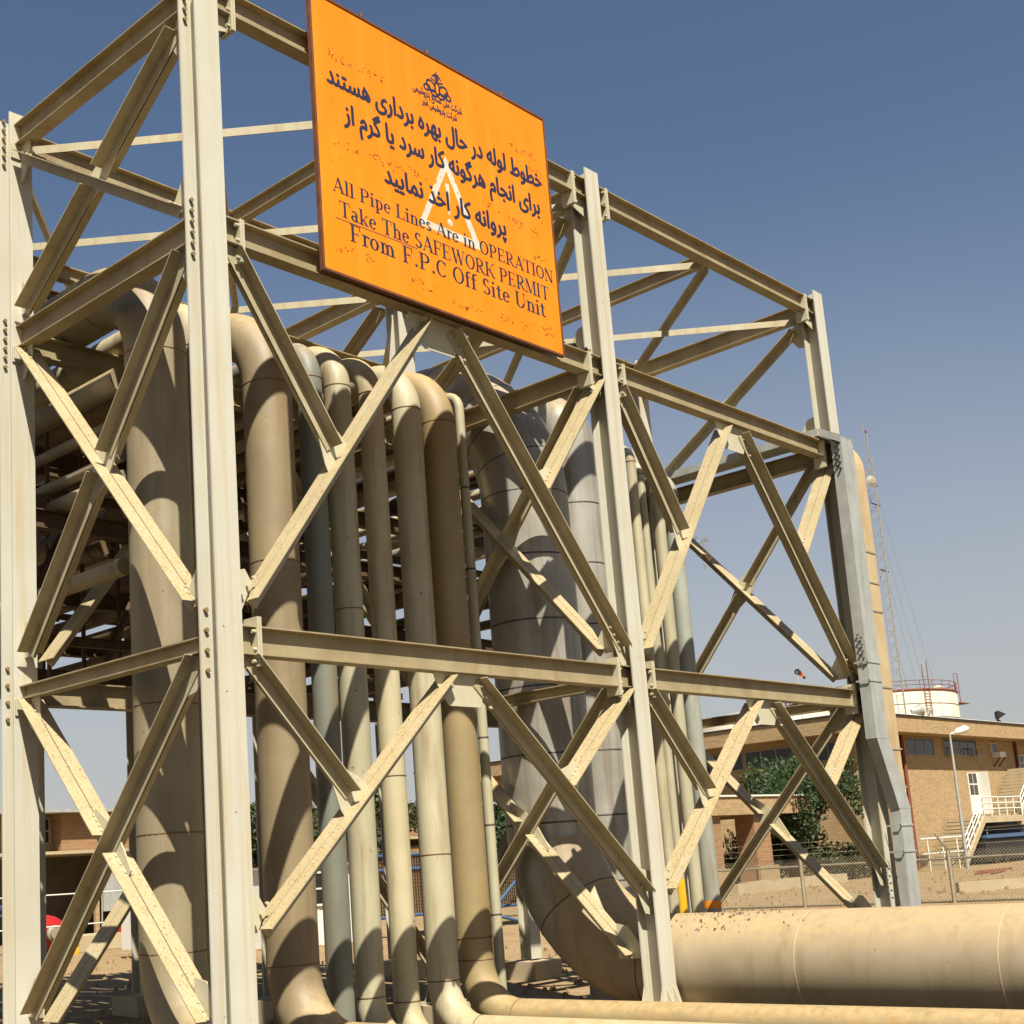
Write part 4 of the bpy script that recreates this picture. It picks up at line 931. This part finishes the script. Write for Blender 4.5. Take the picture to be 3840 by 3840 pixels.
for a, b_ in (((20.2, 43, 1.9), (22.6, 43, .8)), ((20.2, 43, 1.5), (22.6, 43, .45)), ((20.6, 43, 1.75), (21.2, 43, 1.1)), ((21.4, 43, 1.4), (21.9, 43, .8)), ((22.3, 43, ZG), (22.3, 43, 2.3))): v.sweep([a, b_], .06, 6)
tag(v.build('blue_conveyor', M['blue']), 'blue lattice conveyor frame slanting down behind the red tank', 'conveyor')
yf = thing('yard_fence', (23, 38, ZG), 'yard fence of thin white rails across the left background', 'fence')
for z in (.76, 2.0): MB().sweep([(14, 38, z), (26, 38, z-.03)], .028, 6).build('rail', M['wpaint'], yf)
for x in (16.0, 19.0, 22.6, 26.0): MB().sweep([(x, 38, ZG), (x, 38, 2.0), (x-.3, 38, 2.45)], .035, 6).build('post', M['fence'], yf)
v = MB(); v.box((25.1, 40.6, -.25), (25.55, 40.8, .72)); v.box((25.1, 40.6, .721), (25.2, 40.8, 1.4)); v.box((25.3, 40.6, .721), (25.4, 40.8, 1.4)); tag(v.build('red_post', M['red']), 'red painted steel post beside the wide tan riser', 'post')
cb = thing('site_cabin', (24.3, 27.4, ZG), 'white panelled site cabin with dark window between two risers', 'cabin')
v = MB(); v.box((22.7, 26.0, -.4), (25.9, 29.0, 2.35))
for k in range(9): v.box((22.75+k*.36, 25.97, -.38), (22.81+k*.36, 25.999, 2.3))
v.build('wall', M['wpaint'], cb); window(23.4, 24.2, 1.05, 2.12, 25.96, 1, 2, cb, fr='wpaint'); MB().box((22.5, 25.8, 2.351), (26.1, 29.2, 2.47)).build('roof', M['trim'], cb)
MB().box((22.6, 25.9, ZG-.1), (26, 29.1, -.401)).build('plinth', M['brick'], cb)
sf = thing('mesh_screen', (31, 26, ZG), 'brown wire mesh screen with blue tube rails behind the risers', 'fence')
v = MB()
for k in range(68): x = 26.6+k*.135; v.bar((x, 26, .3), (x, 26, 2.55), .05, .05)
for k in range(17): z = .35+k*.135; v.bar((26.5, 25.97, z), (35.8, 25.97, z), .05, .05)
v.build('mesh', M['rackbeam'], sf)
for z in (.33, 2.07, 2.6): MB().sweep([(26.4, 25.9, z), (35.9, 25.9, z)], .06, 8).build('rail', M['blue'], sf)
for a, b_ in (((33.0, 25.4, .55), (34.4, 25.4, 1.5)), ((33.0, 25.4, -.05), (34.6, 25.2, -.42))): MB().sweep([a, b_], .06, 8).build('strut', M['blue'], sf)
v = MB(); v.box((36, 52, ZG), (62, 52.4, 3.6)); tag(v.build('brick_wall', M['brick_red']), 'reddish brick yard wall below the far trees', 'wall')
vn = thing('white_van', (21.0, 30.5, ZG), 'white van with red stripe, mostly hidden right of the nearest column', 'van')
v = MB(); v.add([(19.2, 29.6, -.1), (23.6, 29.6, -.1), (23.6, 29.6, .75), (22.9, 29.6, .95), (22.2, 29.6, 1.75), (19.2, 29.6, 1.8), (19.2, 31.4, -.1), (23.6, 31.4, -.1), (23.6, 31.4, .75), (22.9, 31.4, .95), (22.2, 31.4, 1.75), (19.2, 31.4, 1.8)],
                [(0,1,2,3,4,5), (11,10,9,8,7,6), (0,6,7,1), (1,7,8,2), (2,8,9,3), (3,9,10,4), (4,10,11,5), (5,11,6,0)]); v.build('body', M['wpaint'], vn)
MB().box((19.19, 29.585, .45), (23.3, 29.599, .72)).build('stripe', M['red'], vn)
v = MB(); v.box((19.5, 29.58, 1.0), (20.9, 29.598, 1.6)); v.box((21.0, 29.58, 1.0), (22.1, 29.598, 1.6)); v.build('window', M['glass'], vn)
for x in (20.0, 22.7): MB().disc((x, 29.62, -.1), .34, .2, (0, -1, 0), 16).build('wheel', M['black'], vn)

v = MB()
for k in range(130):
    a = R.gauss(math.pi/2+.25, .3); y = -.75+R.gauss(0, .42); rr = .711+.012; p = Vector((8.14+rr*math.cos(a), y, .437+rr*math.sin(a)))
    nn = Vector((math.cos(a), 0, math.sin(a))); u = Vector((0, 1, 0)); w2 = nn.cross(u); th = R.uniform(0, 6.28); e1 = u*math.cos(th)+w2*math.sin(th); e2 = nn.cross(e1); l_ = R.uniform(.01, .034)
    v.add([p-e1*l_, p+e2*l_*.4+nn*.012, p+e1*l_, p-e2*l_*.4], [(0, 1, 2, 3)])
tag(v.build('leaf_litter', M['bark']), 'dry leaf litter scattered on top of the wide sandy pipe', 'leaves', kind='stuff')

v = MB()
def pebble(x, y, r):
    o_ = [Vector((x+r*R.uniform(.7, 1.2)*math.cos(a), y+r*R.uniform(.7, 1.2)*math.sin(a), ZG-.03)) for a in (0, 1.26, 2.5, 3.77, 5.0)]
    t_ = [Vector((x+(p_.x-x)*.6, y+(p_.y-y)*.6, ZG+.02+r*R.uniform(.5, .9))) for p_ in o_]
    v.add(o_+t_, [(0,1,6,5), (1,2,7,6), (2,3,8,7), (3,4,9,8), (4,0,5,9), (5,6,7,8,9)])
for _ in range(700): pebble(R.uniform(1, 24), R.uniform(3, 34), R.uniform(.03, .13))
for _ in range(420): pebble(R.uniform(40, 80), R.uniform(2, 28), R.uniform(.04, .16))
tag(v.build('stones', M['ground']), 'loose stones and rubble strewn over the sandy ground', 'stones', kind='stuff')
